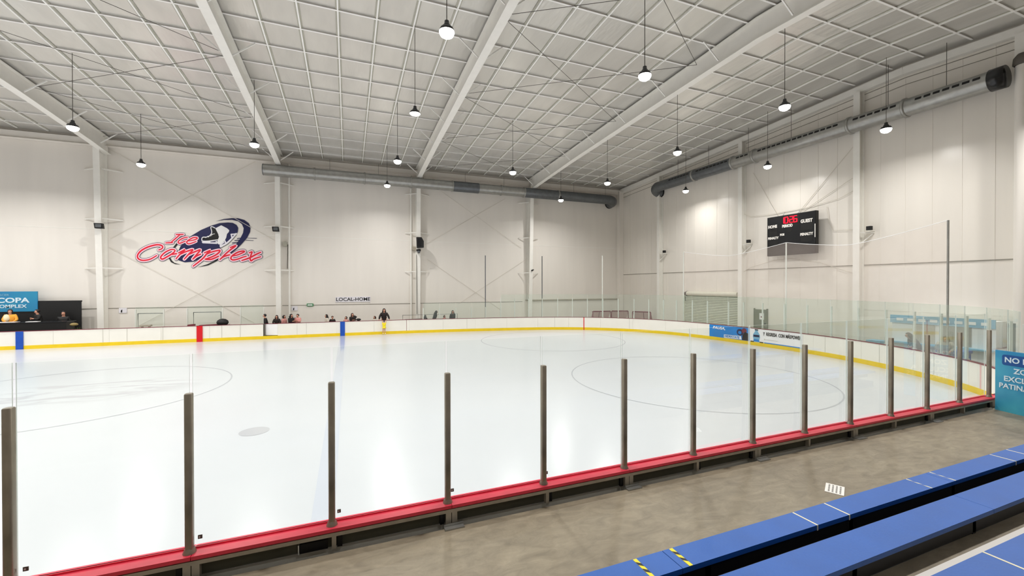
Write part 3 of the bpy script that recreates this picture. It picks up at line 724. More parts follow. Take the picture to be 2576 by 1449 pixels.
for x, y0, y1, z, m in ((2.21, -2.125, -1.89, 1.2, 'y'), (2.59, -2.125, -1.89, 1.2, 'y'), (4.14, -2.125, -1.89, 1.2, 'w'), (4.62, -2.125, -1.89, 1.2, 'w'), (6.09, -2.125, -1.89, 1.2, 'z'), (6.58, -2.125, -1.89, 1.2, 'z'), (8.02, -2.125, -1.89, 1.2, 'w'), (8.47, -2.125, -1.89, 1.2, 'w'), (4.15, -3.5, -3.225, 1.6, 'w')):
    nmx = {2.21: 'yellow and black, leftmost', 2.59: 'yellow and black, second from left', 4.14: 'cream, third from left', 4.62: 'cream, fourth from left', 6.09: 'cream and yellow, fifth from left', 6.58: 'cream and yellow, sixth from left', 8.02: 'thin cream, seventh from left', 8.47: 'thin cream, rightmost', 4.15: ''}[x]
    w = .035 if m == 'y' else .018
    l = 'tape strip across the front blue plank, '+nmx if nmx else 'cream tape strip across the third blue plank, lower right corner'
    t = empty('tape_strip', (x, (y0+y1)/2, z), 0, l, 'tape', 'tape strips on the blue planks')
    L = (y1-y0)
    if m == 'w': MB().box(-w/2, -L/2, 0, w/2, L/2, .002).build('tape', M_tapew, t)
    else:
        MB().box(-w/2, -L/2, 0, w/2, L/2, .002).build('tape', M_tapey if m == 'y' else M_tapew, t)
        for k in range(2):
            u = -L/2+L*(.33+.36*k)
            MB().add([(-w/2, u, .0025), (w/2, u-.03, .0025), (w/2, u+.01, .0025), (-w/2, u+.04, .0025)], [(0, 1, 2, 3)]).build('black_stripe', M_black if m == 'y' else M_blue, t)
    if m == 'w' : MB().box(-w/2, -L/2-.003, -.05, w/2, -L/2-.001, .0).build('tape_tail', M_tapew, t)
# floor step between the second and third planks
struct(MB().box(-6, YB+2, NF, 13.4, -2.56, 1.0).build('floor_step', M_conc))
b = MB(); b.box(-6, -2.79, 1.0, 13.4, -2.70, 1.004); trim(b, M_capt)
MB().box(-2.3, -2.55, NF, 13, -1.93, .92).build('shade_box', M_black, p1, org=tuple(p1.location))  # added black box stands in for the shade below the planks
# ---------------------------------------------------------------- teal sign
a0 = Vector((13.10, -.17, NF)); dd = Vector((-.14, -.46, 0)).normalized()
t = empty('floor_sign', tuple(a0), 0, 'teal and blue standing notice sign at the right edge, white lettering', 'sign')
nn = Vector((dd.y, -dd.x, 0)); nn = nn if nn.dot(CAM-a0) > 0 else -nn
v = [a0, a0+dd*1.06]; v = v+[p+Vector((0, 0, 1.3)) for p in v[::-1]]
MB().prism([p-a0-nn*.02 for p in v], nn*.02).build('sign_panel', M_sign, t)
MB().prism([dd*.02-nn*.3, dd*.06-nn*.3, dd*.06-nn*.03+Vector((0, 0, 1.1)), dd*.02-nn*.03+Vector((0, 0, 1.1))], -nn*.03).build('sign_leg', M_white, t)
MB().prism([dd*1.0-nn*.3, dd*1.04-nn*.3, dd*1.04-nn*.03+Vector((0, 0, 1.1)), dd*1.0-nn*.03+Vector((0, 0, 1.1))], -nn*.03).build('sign_leg', M_white, t)
pts = []
for cx, cz, s0 in ((.16, 1.2, 90), (.16, 1.06, 180), (.92, 1.06, 270), (.92, 1.2, 0)):
    for k in range(4):
        a = math.radians(s0+k*30 if s0 != 0 else k*30); pts.append(dd*(cx+.04*math.cos(a))+Vector((0, 0, cz-.02+.04*math.sin(a)))+nn*.001)
MB().prism(pts, nn*.003).build('heading_bar', M_signd, t)
for body, u, z, sz in (('NO PASAR', .54, 1.11, .155), ('ZONA', .54, .89, .15), ('EXCLUSIVA', .54, .71, .15), ('PATINADORES', .54, .55, .145)):
    mt = frame(a0+dd*u+Vector((0, 0, z))+nn*.006, dd)
    text_mesh('lettering', body, sz, mt, M_whitel, t, ext=.002, bold=.004, sx=1.02 if body != 'PATINADORES' else .98)
# ---------------------------------------------------------------- scoreboard
xs = 24.55
t = empty('scoreboard', (xs, 12.2, 6.48), 0, 'black scoreboard on the right wall showing red digits 10:26', 'scoreboard')
def SBp(u, v, o=0): return Vector((-.13-o, 1.42-u*2.86, 1.16-v*2.36))   # u,v 0..1 across the face as seen
MB().box(-.12, -1.45, -1.2, .12, 1.45, 1.2).build('cabinet', M_black, t)
def sb_rect(u0, v0, u1, v1, m, name, o=.004):
    MB().prism([SBp(u0, v0), SBp(u1, v0), SBp(u1, v1), SBp(u0, v1)], (-o, 0, 0)).build(name, m, t)
sb_rect(0, 0, 1, 1, M_blackg, 'face_plate', .002)
for (u0, v0, u1, v1) in ((.3, .02, .68, .22), (.04, .26, .22, .46), (.72, .22, .95, .42), (.42, .28, .53, .42), (.04, .56, .24, .72), (.72, .54, .95, .7)):
    sb_rect(u0, v0, u1, v1, M_black, 'digit_window', .006)
def seg7(ch, u, v, w, h, m, parent):
    on = {'0': 'abcdef', '1': 'bc', '2': 'abged', '6': 'afgedc'}[ch]; b = MB(); tk = .02
    S7 = {'a': ((0, 0), (1, 0)), 'b': ((1, 0), (1, .5)), 'c': ((1, .5), (1, 1)), 'd': ((0, 1), (1, 1)), 'e': ((0, .5), (0, 1)), 'f': ((0, 0), (0, .5)), 'g': ((0, .5), (1, .5))}
    for k in on:
        (a, c), (e, f_) = S7[k]; b.obox(SBp(u+a*w, v+c*h, .014), SBp(u+e*w, v+f_*h, .014), .02, .045)
    b.build('led_digit', m, parent)
for ch, u in (('1', .30), ('0', .385), ('2', .49), ('6', .575)): seg7(ch, u, .04, .065, .15, M_led, t)
b = MB()
for v_ in (.09, .14): b.sphere(tuple(SBp(.465, v_, .014)), .03)
b.build('led_colon', M_led, t)
for body, u, v_, s_ in (('HOME', .115, .22, .24), ('PERIOD', .44, .245, .22), ('GUEST', .83, .185, .26), ('PENALTY', .13, .52, .19), ('POS', .33, .455, .17), ('PENALTY', .83, .505, .2)):
    p = Vector(t.location)+SBp(u, v_+.02, .012); text_mesh('caption', body, s_, frame(p, (0, -1, 0)), M_capt, t, ext=.003, bold=.012, sx=.85)
MB().prism([SBp(.985, .3), SBp(1.0, .3), SBp(1.0, .62), SBp(.985, .62)], (-.01, 0, 0)).build('side_strip', M_capt, t)
for y in (.55, -.35):
    MB().tube([(0, y, 1.18), (.1, y-.06, 1.42)], .02, 6).build('hanger', M_galv, t)
for y in (-1.1, 1.1):
    for z in (-.8, .8): MB().box(.12, y-.05, z-.05, XW-xs, y+.05, z+.05).build('wall_bracket', M_galvd, t)
# ---------------------------------------------------------------- right wall fittings
t = empty('roller_shutter', (24.85, 18.5, 0), 0, 'white slatted roller shutter with round top drum on the right wall', 'roller shutter')
y0, y1 = 16.1-18.5, 20.95-18.5
b = MB(); z = 0.0
while z < 2.7:
    b.box(.0, y0, z, .05, y1, z+.085); b.box(.03, y0, z+.085, .05, y1, z+.12, 1); z += .12
b.build('shutter_curtain', [M_slat, M_girt], t)
MB().tube([(0, y0, 2.83), (0, y1-.3, 2.83)], .17, 20).build('drum', M_slat, t)
MB().lathe((0, y1-.3, 2.83), [(.001, .3), (.12, .28), (.19, .02), (.19, 0)], 16, axis='y').build('drum_end', M_blackg, t)
for y in (y0-.04, y1+.02): MB().box(-.04, y-.04, 0, .1, y+.04, 2.75).build('guide_rail', M_slat, t)
MB().tube([(-.12, y1-.2, 2.6), (-.12, y1-.2, 2.25)], .02, 6).build('hand_chain', M_black, t)
d = empty('door_1', (XW-.03, 14.5, 0)); struct(d)
MB().box(-.05, -.42, 0, .0, .42, 1.9).build('door_leaf', M_grey, d)
MB().box(-.06, -.48, 0, .02, -.42, 1.96).build('door_frame', M_grey, d)
MB().box(-.06, .42, 0, .02, .48, 1.96).build('door_frame', M_grey, d)
MB().box(-.1, -.36, .98, -.05, -.3, 1.04).build('door_handle', M_black, d)
t = tag(MB().box(-.06, -.16, 1.25, -.052, .16, 1.66).build('door_notice', M_white), 'small white notice with dark mark on the grey door', 'sign'); t.location = (XW-.03, 14.4, 0)
q = MB().prism([(-.062, .07*math.cos(a), 1.42+.05*math.sin(a)) for a in [2*PI*k/12 for k in range(12)]], (-.003, 0, 0)).build('notice_mark', M_maroon); q.parent = t
for px, py, l in ((1671, 633, 'small black box camera high on the post nearest the corner'), (1883, 607, 'small black box camera on the post right of the shutter'), (2187, 574, 'small black box camera on the post right of the scoreboard')):
    p = at(px, py, 0, XW-.32)
    t = empty('wall_camera', tuple(p), 0, l, 'camera', 'black cameras on the right wall posts')
    MB().box(-.09, -.1, -.1, .09, .1, .1).build('camera_body', M_black, t)
    MB().box(-.1, -.08, -.16, .32, .02, -.12).build('bracket', M_steelw, t)
# box office and counters behind the end glass
t = empty('kiosk', (24.0, 5.2, 0), 0, 'white kiosk with pale blue fascia seen through the end glass', 'kiosk')
MB().box(0, -1.6, 0, .9, 1.8, 2.0).build('kiosk_wall', M_white, t)
MB().box(-.02, -.9, .9, .0, .0, 1.75).build('kiosk_window', M_girt, t)
MB().box(-.02, .25, .2, .0, 1.0, 1.75).build('kiosk_window', M_frame, t)
MB().box(-.06, -1.6, 1.72, 0, 1.85, 2.08).build('fascia', M_lblue, t)
for k in range(8): MB().box(-.07, 1.6-k*.4, 1.83, -.06, 1.35-k*.4, 1.95).build('fascia_mark', M_white, t)
MB().box(-.3, -1.6, .8, 0, 1.8, .86).build('counter', M_lblue, t)
for y, w, m, l in ((6.9, .5, M_lblue, 'pale blue padded mat lying behind the end glass'), (4.0, .7, M_bluel, 'dark blue crate behind the end glass, beside the near corner')):
    b = MB(); b.box(-w/2, -w/2, 0, w/2, w/2, .9); b.box(-w/2-.03, -w/2-.03, .85, w/2+.03, w/2+.03, .95)
    o = b.build('storage_crate', m); o.location = (22.6, y, 0) if y > 5 else (21.9, y, 0); tag(o, l if y < 5 else 'pale blue storage crate behind the end glass, below the kiosk', 'crate')
t = empty('doorway_panel', (24.6, 2.2, NF-.77), 0, 'brown panelled partition behind the end glass at the right edge', 'partition')
for k in range(3):
    MB().box(0, -.9+k*.62, 0, .06, -.4+k*.62, 2.0).build('panel', M_frame, t)
    MB().box(-.03, -.4+k*.62, 0, .08, -.28+k*.62, 2.1).build('frame_post', M_metalw, t)
p = at(2544, 800, 0, 20.5)
tag(MB().box(20.4, p.y-.07, 0, 20.6, p.y+.07, 2.2).build('dark_post', M_cable), 'dark upright post behind the glass at the near right corner', 'post')
# stored goal frames behind the far corner
def goal(x, y, rz, label, w=1.8):
    t = empty('hockey_goal', (x, y, 0), rz, label, 'goal', 'stored goal frames behind the far corner')
    MB().tube([(-w/2, 0, 0), (-w/2, 0, 1.12), (-w/2+.05, 0, 1.2), (w/2-.05, 0, 1.2), (w/2, 0, 1.12), (w/2, 0, 0)], .035, 8).build('goal_frame', M_maroon, t)
    MB().tube([(-w/2, 0, .05), (-w/2, .8, .05), (w/2, .8, .05), (w/2, 0, .05)], .03, 6).build('base_frame', M_maroon, t)
    MB().tube([(-w/2, .0, 1.17), (-w/2+.15, .5, 1.12), (w/2-.15, .5, 1.12), (w/2, 0, 1.17)], .025, 6).build('top_shelf', M_maroon, t)
    MB().tube([(0, .5, 1.1), (0, .8, .05)], .025, 6).build('centre_brace', M_maroon, t)
    v = [(-w/2, 0, 1.15), (-w/2, .8, .06), (w/2, .8, .06), (w/2, 0, 1.15)]
    MB().add(v, [(0, 1, 2, 3)]).build('goal_netting', M_netm, t)
M_netm = glassmat('goal_net', (235, 215, 215), .35, (190, 150, 150), gloss=0)
goal(20.9, 26.6, -.15, 'maroon hockey goal frame stored behind the far glass, left of the pair', 1.7)
goal(22.6, 26.3, -.35, 'maroon hockey goal frame stored behind the far glass, middle one in the corner', 1.5)
goal(23.6, 24.6, -1.0, 'maroon hockey goal frame stored right of the corner column', 1.6)
# ---------------------------------------------------------------- far wall fittings
def flood(px, py, l):
    p = at(px, py, 1, YF-.95)
    t = empty('wall_floodlight', tuple(p), 0, l, 'floodlight', 'black floodlights on the far columns')
    MB().prism([(-.2, 0, -.16), (.2, 0, -.16), (.16, 0, .16), (-.24, 0, .16)], (0, -.22, 0)).build('housing', M_black, t)
    MB().box(-.15, -.25, -.1, .13, -.22, .1).build('front_glass', M_galvd, t)
    MB().box(-.04, 0, -.04, .04, .3, .04).build('bracket', M_cable, t)
flood(253, 569, 'black floodlight on the column left of the wall logo'); flood(695, 577, 'black floodlight on the column right of the wall logo')
p = at(1055, 611, 1, YF-1.0)
t = empty('loudspeaker', tuple(p), 0, 'large black loudspeaker with angled side high on the far column', 'loudspeaker')
MB().prism([(-.25, 0, .42), (.12, 0, .42), (.29, 0, .12), (.29, 0, -.38), (-.22, 0, -.42)], (0, -.35, 0)).build('cabinet', M_black, t)
MB().box(-.18, -.365, -.3, .1, -.35, .3).build('grille', M_blackg, t)
MB().box(-.05, 0, -.1, .05, .14, .1).build('bracket', M_cable, t)
p = at(1052, 631, 1, YF-1.0)
t = empty('security_camera', tuple(p), 0, 'small dark dome camera hanging under the loudspeaker', 'camera')
MB().box(-.12, -.05, -.02, .2, .2, .12).build('camera_body', M_black, t)
MB().lathe((.05, .03, -.1), [(.001, -.1), (.08, -.07), (.12, 0), (.12, .1)], 14).build('dome', M_galvd, t)
p = at(1041, 625, 1, YF-.15)
tag(MB().box(p.x-.16, p.y-.08, p.z-.16, p.x+.16, p.y+.1, p.z+.14).build('junction_box', M_frame), 'small beige junction box beside the loudspeaker', 'box')
p = at(717, 614, 1, YF-.15)
tag(MB().box(p.x-.14, p.y-.08, p.z-.16, p.x+.14, p.y+.1, p.z+.16).build('junction_box', M_seam), 'small pale junction box right of the floodlight by the logo', 'box')
p = at(1341, 599, 1, YF-.7)
t = empty('security_camera', tuple(at(1339, 680, 1, YF-.7)), 0, 'tiny black camera on the column nearest the corner', 'camera')
MB().obox((-.1, -.1, -.03), (.12, .05, .05), .1, .1).build('camera_body', M_black, t)
tag(MB().tube([tuple(at(1048, 640, 1, YF-.72)), tuple(at(1049, 790, 1, YF-.72))], .025, 6).build('wall_cable', M_cable), 'dark cable running down the loudspeaker column', 'cable')
tag(MB().tube([tuple(at(724, 615, 1, YF-.12)), tuple(at(723, 676, 1, YF-.12))], .025, 6).build('wall_cable', M_cable), 'short dark cable under the pale junction box', 'cable')
# LOCAL-HOME sign
p0 = at(845, 746, 1, YF-.04); p1_ = at(931, 760, 1, YF-.04); c = (p0+p1_)/2
t = empty('wall_sign', (c.x, YF-.04, c.z), 0, 'pale strip sign reading LOCAL-HOME in black capitals on the far wall', 'sign')
MB().box(-1.25, -.01, -.2, 1.25, .03, .2).build('sign_board', M_logog, t)
text_mesh('lettering', 'LOCAL-HOME', .36, frame((c.x, YF-.055, c.z), (1, 0, 0)), M_black, t, ext=.003, bold=.006, sx=1.08)
c = at(780, 767, 1, YF-.06)
t = empty('exit_sign', (c.x, YF-.06, c.z), 0, 'small green and white exit sign below the wall joint', 'sign')
MB().box(-.22, -.02, -.1, .22, .02, .1).build('sign_board', M_green, t)
MB().box(-.17, -.03, -.05, .16, -.02, .04).build('white_arrow_field', M_white, t)
for px, py, l in ((741, 776, 'small white pictogram notice right of the second column'), (309, 781, 'small white pictogram notice left of the team bench glass')):
    c = at(px, py, 1, YF-.04)
    t = empty('wall_notice', (c.x, YF-.04, c.z), 0, l, 'sign')
    MB().box(-.2, -.01, -.16, .2, .03, .16).build('notice_board', M_logog, t)
    MB().prism([(-.1, 0, -.12), (-.03, 0, -.12), (-.02, 0, .06), (-.09, 0, .02)], (0, -.02, 0)).build('pictogram', M_black, t)
# blue banner and black stage at the left
def leftpx(px, py, Y): return at(px, py, 1, Y)
Y = 28.9
a = leftpx(95, 733, Y); c = leftpx(95, 783, Y)
t = empty('event_banner', (a.x-2, Y, c.z), 0, 'blue event banner with white capitals at the left edge of the far wall', 'banner')
MB().box(-2.2, -.03, 0, 2.0, .03, a.z-c.z).build('banner_sheet', M_ban, t)
text_mesh('lettering', 'XIV COPA', .4, frame((a.x-1.55, Y-.04, c.z+.66), (1, 0, 0)), M_whitel, t, ext=.003, bold=.012, sx=1.3)
text_mesh('lettering', 'ICE COMPLEX', .27, frame((a.x-1.45, Y-.04, c.z+.31), (1, 0, 0)), M_whitel, t, ext=.003, bold=.006, sx=1.15)
text_mesh('lettering', 'TERCER', .16, frame((a.x-1.55, Y-.04, c.z+.98), (1, 0, 0)), M_lblue, t, ext=.003, bold=.004, sx=1.15)
for x in (-2.1, 1.9): MB().box(x-.04, .03, -1.9, x+.04, .1, 1.1).build('banner_stand', M_black, t)
t = empty('black_backdrop', (-16.5, 28.95, 0), 0, 'black cloth backdrop screen behind the judges table at left', 'backdrop')
MB().box(-4, -.03, 0, 1.18, .03, 2.56).build('backdrop_cloth', M_black, t)
MB().box(-4, -.02, 2.5, 1.2, .05, 2.58).build('top_bar', M_black, t)
t = empty('judges_table', (-17.4, 27.6, 0), 0, 'long table with black skirt behind the boards at the left edge', 'table')
MB().box(-2, -.4, 0, 2.2, .4, 1.38).build('table_skirt', M_black, t)
MB().box(-2.05, -.45, 1.38, 2.25, .45, 1.42).build('tabletop', M_blackg, t)
tag(MB().box(-18.6, 27.35, 1.42, -17.45, 27.75, 1.44).build('paper_sheet', M_white), 'white papers spread on the black table before the orange shirt', 'paper')
tag(MB().box(-17.0, 27.3, 1.42, -16.5, 27.6, 1.45).build('paper_sheet', M_white), 'white paper on the black table, right of the orange shirt', 'paper')
c = at(193, 812, 1, 27.3)
t = empty('potted_plant', (c.x, 27.3, .0), 0, 'dark bushy plant with ochre flower head at the end of the black table', 'plant')
MB().lathe((0, 0, 0), [(.001, 0), (.2, 0), (.26, .5), (.22, .52), (.001, .5)], 14).build('pot', M_black, t)
b = MB(); random.seed(3)
for k in range(70):
    a = random.uniform(0, 2*PI); e = random.uniform(.1, 1.3); L = random.uniform(.25, .5); base = Vector((0, 0, .55)); tip = base+Vector((math.cos(a)*math.cos(e)*L, math.sin(a)*math.cos(e)*L, math.sin(e)*L+.1)); sd = Vector((-math.sin(a), math.cos(a), 0))*.05; mid = base.lerp(tip, .6)
    b.add([base, mid+sd, tip, mid-sd], [(0, 1, 2, 3)])
b.build('foliage', M_leaf, t)
MB().sphere((-.12, 0, 1.22), .16, 1.2, 1, .6).build('flower_head', M_ochre, t)
# ---------------------------------------------------------------- wall logo
LY = YF-.03
def LP_(u, v): return at(320+u/9.66, 540+v/9.66, 1, LY)
c = LP_(1640, 700)
t = empty('wall_logo', (c.x, LY, c.z), 0, 'big painted logo with navy swoosh, skates and red script reading Ice Complex', 'logo')
C0 = Vector(t.location)
def lpoly(pts, m, name, o, parent=None):
    pts = [Vector(LP_(*p))-C0 for p in pts]
    from mathutils.geometry import tessellate_polygon
    n_ = len(pts); q = [p+Vector((0, -o, 0)) for p in pts]
    tr = tessellate_polygon([[Vector((p.x, p.z, 0)) for p in q]])
    b = MB(); b.add(q+[p+Vector((0, .002, 0)) for p in q], [tuple(f) for f in tr]+[tuple(i+n_ for i in f[::-1]) for f in tr]+[(i, (i+1) % n_, n_+(i+1) % n_, n_+i) for i in range(n_)])
    return b.build(name, m, parent or t)
def smooth(P, n_=5): return catmull(P, n_) if len(P) > 2 else P
def lstroke(lines, w, m, name, o, parent=None, taper=.6):
    """painted ribbons with round ends"""
    b = MB(); li = 0
    for P in lines:
        Q = smooth(P); V = [Vector((q[0], q[1], 0)) for q in Q]
        V = [v for i, v in enumerate(V) if i == 0 or (v-V[i-1]).length > 1]
        N = len(V); Ls = []; Rs = []; li += 1
        for i, q in enumerate(V):
            k = w*(taper+(1-taper)*math.sin(PI*min(1, max(0, (i+.5)/N)))**.5)/2 if taper < 1 else w/2
            d0 = (V[min(i+1, N-1)]-V[max(i-1, 0)]).normalized(); s_ = Vector((-d0.y, d0.x, 0))
            oo = o+.0003*li+.00004*i
            Ls.append((q+s_*k, oo)); Rs.append((q-s_*k, oo))
        W = lambda z: LP_(z[0].x, z[0].y)-C0+Vector((0, -z[1], 0))
        v = [W(z) for pr in zip(Ls, Rs) for z in pr]
        b.add(v, [(2*i, 2*i+2, 2*i+3, 2*i+1) for i in range(N-1)])
        for c_, L0, R0, d0 in ((V[0], Ls[0], Rs[0], (V[0]-V[1])), (V[-1], Ls[-1], Rs[-1], (V[-1]-V[-2]))):
            d0 = d0.normalized(); r0 = (L0[0]-c_); rr = r0.length
            fan = [W((c_+r0*math.cos(PI*j/8)+d0*rr*math.sin(PI*j/8), L0[1])) for j in range(9)]
            b.add(fan, [tuple(range(9))])
    return b.build(name, m, parent or t)
X2 = 1546
def s2(P): return [(x+X2, y) for x, y in P]
lpoly([(1240, 890), (1300, 760), (1420, 640), (1546, 520), (1796, 370), (2046, 265), (2246, 205), (2446, 190), (2566, 200), (2656, 250), (2696, 320), (2686, 420), (2600, 560), (2440, 700), (2270, 810), (2000, 950), (1800, 1060), (1620, 1140), (1400, 1158), (1250, 1110), (1190, 1020)], M_navy, 'navy_disc', .003)
lpoly(s2([(600, 160), (800, 108), (1000, 85), (1150, 88), (1300, 128), (1410, 210), (1450, 300), (1440, 420), (1370, 560), (1250, 700), (1130, 820), (960, 960), (1000, 870), (1110, 700), (1200, 580), (1270, 440), (1285, 330), (1240, 230), (1150, 160), (1000, 125), (800, 130)]), M_navy, 'navy_crescent', .003)
lpoly(s2([(160, 1280), (400, 1205), (560, 1130), (700, 1040), (640, 1125), (420, 1232)]), M_black, 'lower_swoosh', .003)
lpoly([(1000, 1040), (1050, 1050), (1090, 1120), (1150, 1175), (1300, 1210), (1160, 1200), (1060, 1150)], M_black, 'lower_swoosh', .003)
lpoly([(1190, 700), (1240, 705), (1170, 800), (1110, 800)], M_black, 'upper_swoosh', .003)
for P in ([(1130, 582), (1260, 562)], [(1070, 630), (1200, 615)], [(1010, 688), (1150, 670)]): lstroke([s2(P)], 18, M_navy, 'speed_line', .006, taper=1)
for P in ([(1380, 570), (1600, 576)], [(1330, 622), (1520, 630)]): lstroke([s2(P)], 10, M_navy, 'speed_line', .006, taper=1)
lstroke([s2([(1080, 95), (1460, 310)])], 12, M_logog, 'pale_line', .007, taper=1)
lpoly(s2([(600, 330), (740, 258), (880, 330), (935, 380), (925, 420), (880, 470), (860, 560), (830, 620), (740, 710), (680, 725), (640, 690), (660, 600), (680, 550), (670, 480), (640, 420), (610, 370)]), M_white, 'figure_skate_boot', .008)
lstroke([s2([(1100, 468), (1020, 560), (880, 690), (725, 775)])], 46, M_logog, 'figure_skate_blade', .008, taper=1)
for k_, P in enumerate(([(980, 480), (1100, 470)], [(985, 490), (1000, 560)], [(830, 640), (850, 690)], [(715, 740), (800, 670)])): lstroke([s2(P)], 34, M_logog, 'blade_strut', .0085+k_*.0007, taper=1)
lstroke([s2([(1110, 490), (1020, 590), (890, 715), (740, 800)])], 10, M_black, 'blade_shadow', .009, taper=1)
lpoly(s2([(505, 305), (600, 340), (650, 440), (685, 540), (660, 605), (430, 628), (290, 610), (285, 565), (350, 545), (430, 540), (500, 480), (525, 430)]), M_black, 'hockey_skate_boot', .010)
lstroke([s2([(590, 325), (510, 290), (488, 320), (510, 430), (460, 510), (380, 545), (290, 550), (268, 600), (290, 640), (430, 640), (650, 610)])], 20, M_white, 'skate_outline', .012, taper=1)
lstroke([s2([(360, 560), (420, 520)]), s2([(430, 545), (480, 495)]), s2([(480, 520), (540, 470)]), s2([(500, 480), (580, 465)])], 12, M_white, 'skate_lace', .013, taper=1)
lpoly(s2([(265, 655), (640, 635), (640, 712), (285, 695)]), M_logog, 'hockey_skate_blade', .011)
lpoly(s2([(475, 655), (600, 642), (610, 668), (480, 672)]), M_navy, 'blade_gap', .015)
LET = {'I': [[(1190, 486), (1290, 482), (1370, 480)], [(1290, 486), (1190, 570), (1060, 682)], [(940, 686), (1030, 682), (1110, 680)]],
 'c': [[(1470, 550), (1390, 562), (1290, 610), (1240, 665), (1270, 697), (1350, 672), (1420, 640)]],
 'e': [[(1470, 640), (1600, 622), (1700, 585), (1690, 558), (1600, 562), (1480, 630), (1450, 680), (1500, 710), (1600, 682), (1680, 650)]],
 'C': [[(770, 858), (840, 830), (868, 785), (820, 742), (700, 735), (500, 790), (340, 880), (260, 980), (262, 1050), (320, 1098), (430, 1110), (570, 1080), (720, 995)]],
 'o': [[(1150, 852), (1060, 850), (920, 920), (830, 1010), (820, 1060), (870, 1078), (980, 1020), (1110, 940), (1165, 880), (1150, 852)], [(1090, 965), (1200, 950)]],
 'm': [[(1250, 930), (1330, 890), (1410, 852), (1300, 950), (1190, 1072)], [(1300, 960), (1430, 900), (1600, 852), (1500, 960), (1390, 1080)], [(1500, 970), (1640, 905), (1780, 858), (1690, 970), (1596, 1082)], [(1596, 1082), (1680, 1010), (1790, 960)]],
 'p': [s2([(330, 930), (480, 868), (400, 940), (300, 1060), (180, 1160), (60, 1252)]), s2([(390, 960), (520, 905), (690, 868), (700, 905), (600, 985), (450, 1050), (350, 1080)]), s2([(350, 1085), (500, 1085), (680, 1010)])],
 'l': [s2([(960, 800), (1100, 752), (960, 860), (830, 970), (710, 1092)]), s2([(720, 1080), (800, 1020), (950, 975)])],
 'e ': [s2([(1000, 1010), (1150, 975), (1300, 905), (1270, 885), (1150, 912), (1020, 990), (975, 1060), (1020, 1100), (1130, 1085), (1250, 1040), (1350, 1010)])],
 'x': [s2([(1420, 930), (1490, 905), (1465, 980), (1445, 1060), (1465, 1122), (1540, 1075), (1700, 1022)]), s2([(1700, 915), (1580, 970), (1430, 1050), (1240, 1115)])]}
k = 0
for ch, L in LET.items():
    small = ch in ('I', 'c', 'e'); o = .018+k*.0012; k += 1
    w = 30 if small else 38
    lt = lstroke(L, w, M_logor, 'letter', .030+k*.0002)
    lstroke(L, w+ (44 if small else 52), M_logow, 'letter_rim', .022+k*.0003, lt, taper=.85)
    lstroke(L, w+ (60 if small else 70), M_navy, 'letter_outline', .0155+k*.0003, lt, taper=.85)
# ---------------------------------------------------------------- team bench glass
for (x0p, x1p, yt, lab) in ((341, 412, 773, 'left'), (471, 560, 771, 'middle'), (605, 663, 768, 'right')):
    a = at(x0p, yt, 1, 27.9); c = at(x1p, yt, 1, 27.9)
    pane((a.x, 27.9), (c.x, 27.9), .9, a.z, .012, M_glassE, 'clear bench glass screen behind the far boards, '+lab+' of three', 'bench glass screens')
    for k, px in enumerate((x0p, x1p)):
        q = at(px, yt, 1, 27.9)
        tag(MB().box(q.x-.03, 27.86, 0, q.x+.03, 27.94, a.z-.15).build('steel_post', M_metalw), 'pale post at the %s end of the %s bench glass screen' % (('left', 'right')[k], lab), 'post', 'posts of the bench glass screens')
for (xa, xb, py, lab) in ((347, 412, 789, 'left'), (487, 556, 786, 'middle')):
    a = at(xa, py, 1, 28.6); c = at(xb, py-1, 1, 28.6)
    t = empty('bench_rail', (a.x, 28.6, 0), 0, 'thin grey guard rail frame behind the '+lab+' bench glass', 'rail', 'bench guard rails')
    MB().tube([(0, 0, 0), (0, 0, a.z), (c.x-a.x, 0, a.z), (c.x-a.x, 0, 0)], .03, 6).build('rail_tube', M_galvd, t)
a = at(1013, 793, 1, 28.2)
t = empty('bench_rail', (a.x, 28.2, 0), 0, 'thin grey guard rail frame below the loudspeaker column', 'rail')
MB().tube([(0, 0, 0), (0, 0, a.z), (4.3, 0, a.z), (4.3, 0, 0)], .025, 6).build('rail_tube', M_galv, t)
def seat(px0, px1, py, l, m, h=.16):
    a = at(px0, py, 1, 27.1); c = at(px1, py, 1, 27.1); w = c.x-a.x
    t = empty('team_bench', (a.x, 27.1, 0), 0, l, 'bench', 'team benches behind the far boards')
    MB().prism([(0, 0, a.z-h*.2), (w, 0, a.z), (w, 0, a.z-h*.7), (0, 0, a.z-h*.7)], (0, .3, 0)).build('bench_seat', m, t)
    for x in (.1, w-.1): MB().box(x-.03, .05, 0, x+.03, .25, a.z-h*.5).build('bench_leg', M_cable, t)
seat(350, 378, 818, 'grey and maroon bench end peeking over the far boards, left one', M_frame); seat(471, 488, 816, 'maroon bench end just left of the red line marker', M_maroon)
seat(500, 545, 817, 'dark maroon bench behind the red line marker', M_maroon); seat(1020, 1062, 803, 'dark bench behind the boards below the loudspeaker column', M_cable)
c = at(560, 811, 1, 27.0)
t = empty('goalie_helmet', (c.x, 27.0, c.z-.1), 0, 'big black helmet with pale cage resting behind the far boards', 'helmet')
MB().sphere((0, 0, .1), .34, 1.0, .8, .72, n=18).build('helmet_shell', M_black, t)
b = MB()
for k in range(4): b.tube([(.2+.04*k, -.22, -.1), (.36+.02*k, -.16, 0.0), (.4, -.02, -.02)], .012, 5)
b.build('face_cage', M_galv, t)
MB().box(-.5, -.2, -.22, .45, .3, -.12).build('shelf', M_maroon, t)
t['label'] = 'big black helmet with pale cage on a shelf behind the far boards'
c = at(902, 806, 1, 26.9)
tag(MB().sphere((c.x, 26.9, 1.05), .13, 1.3, 1, .7).build('hat', M_black), 'small black knit cap lying on the far boards behind, left of the coach', 'hat')
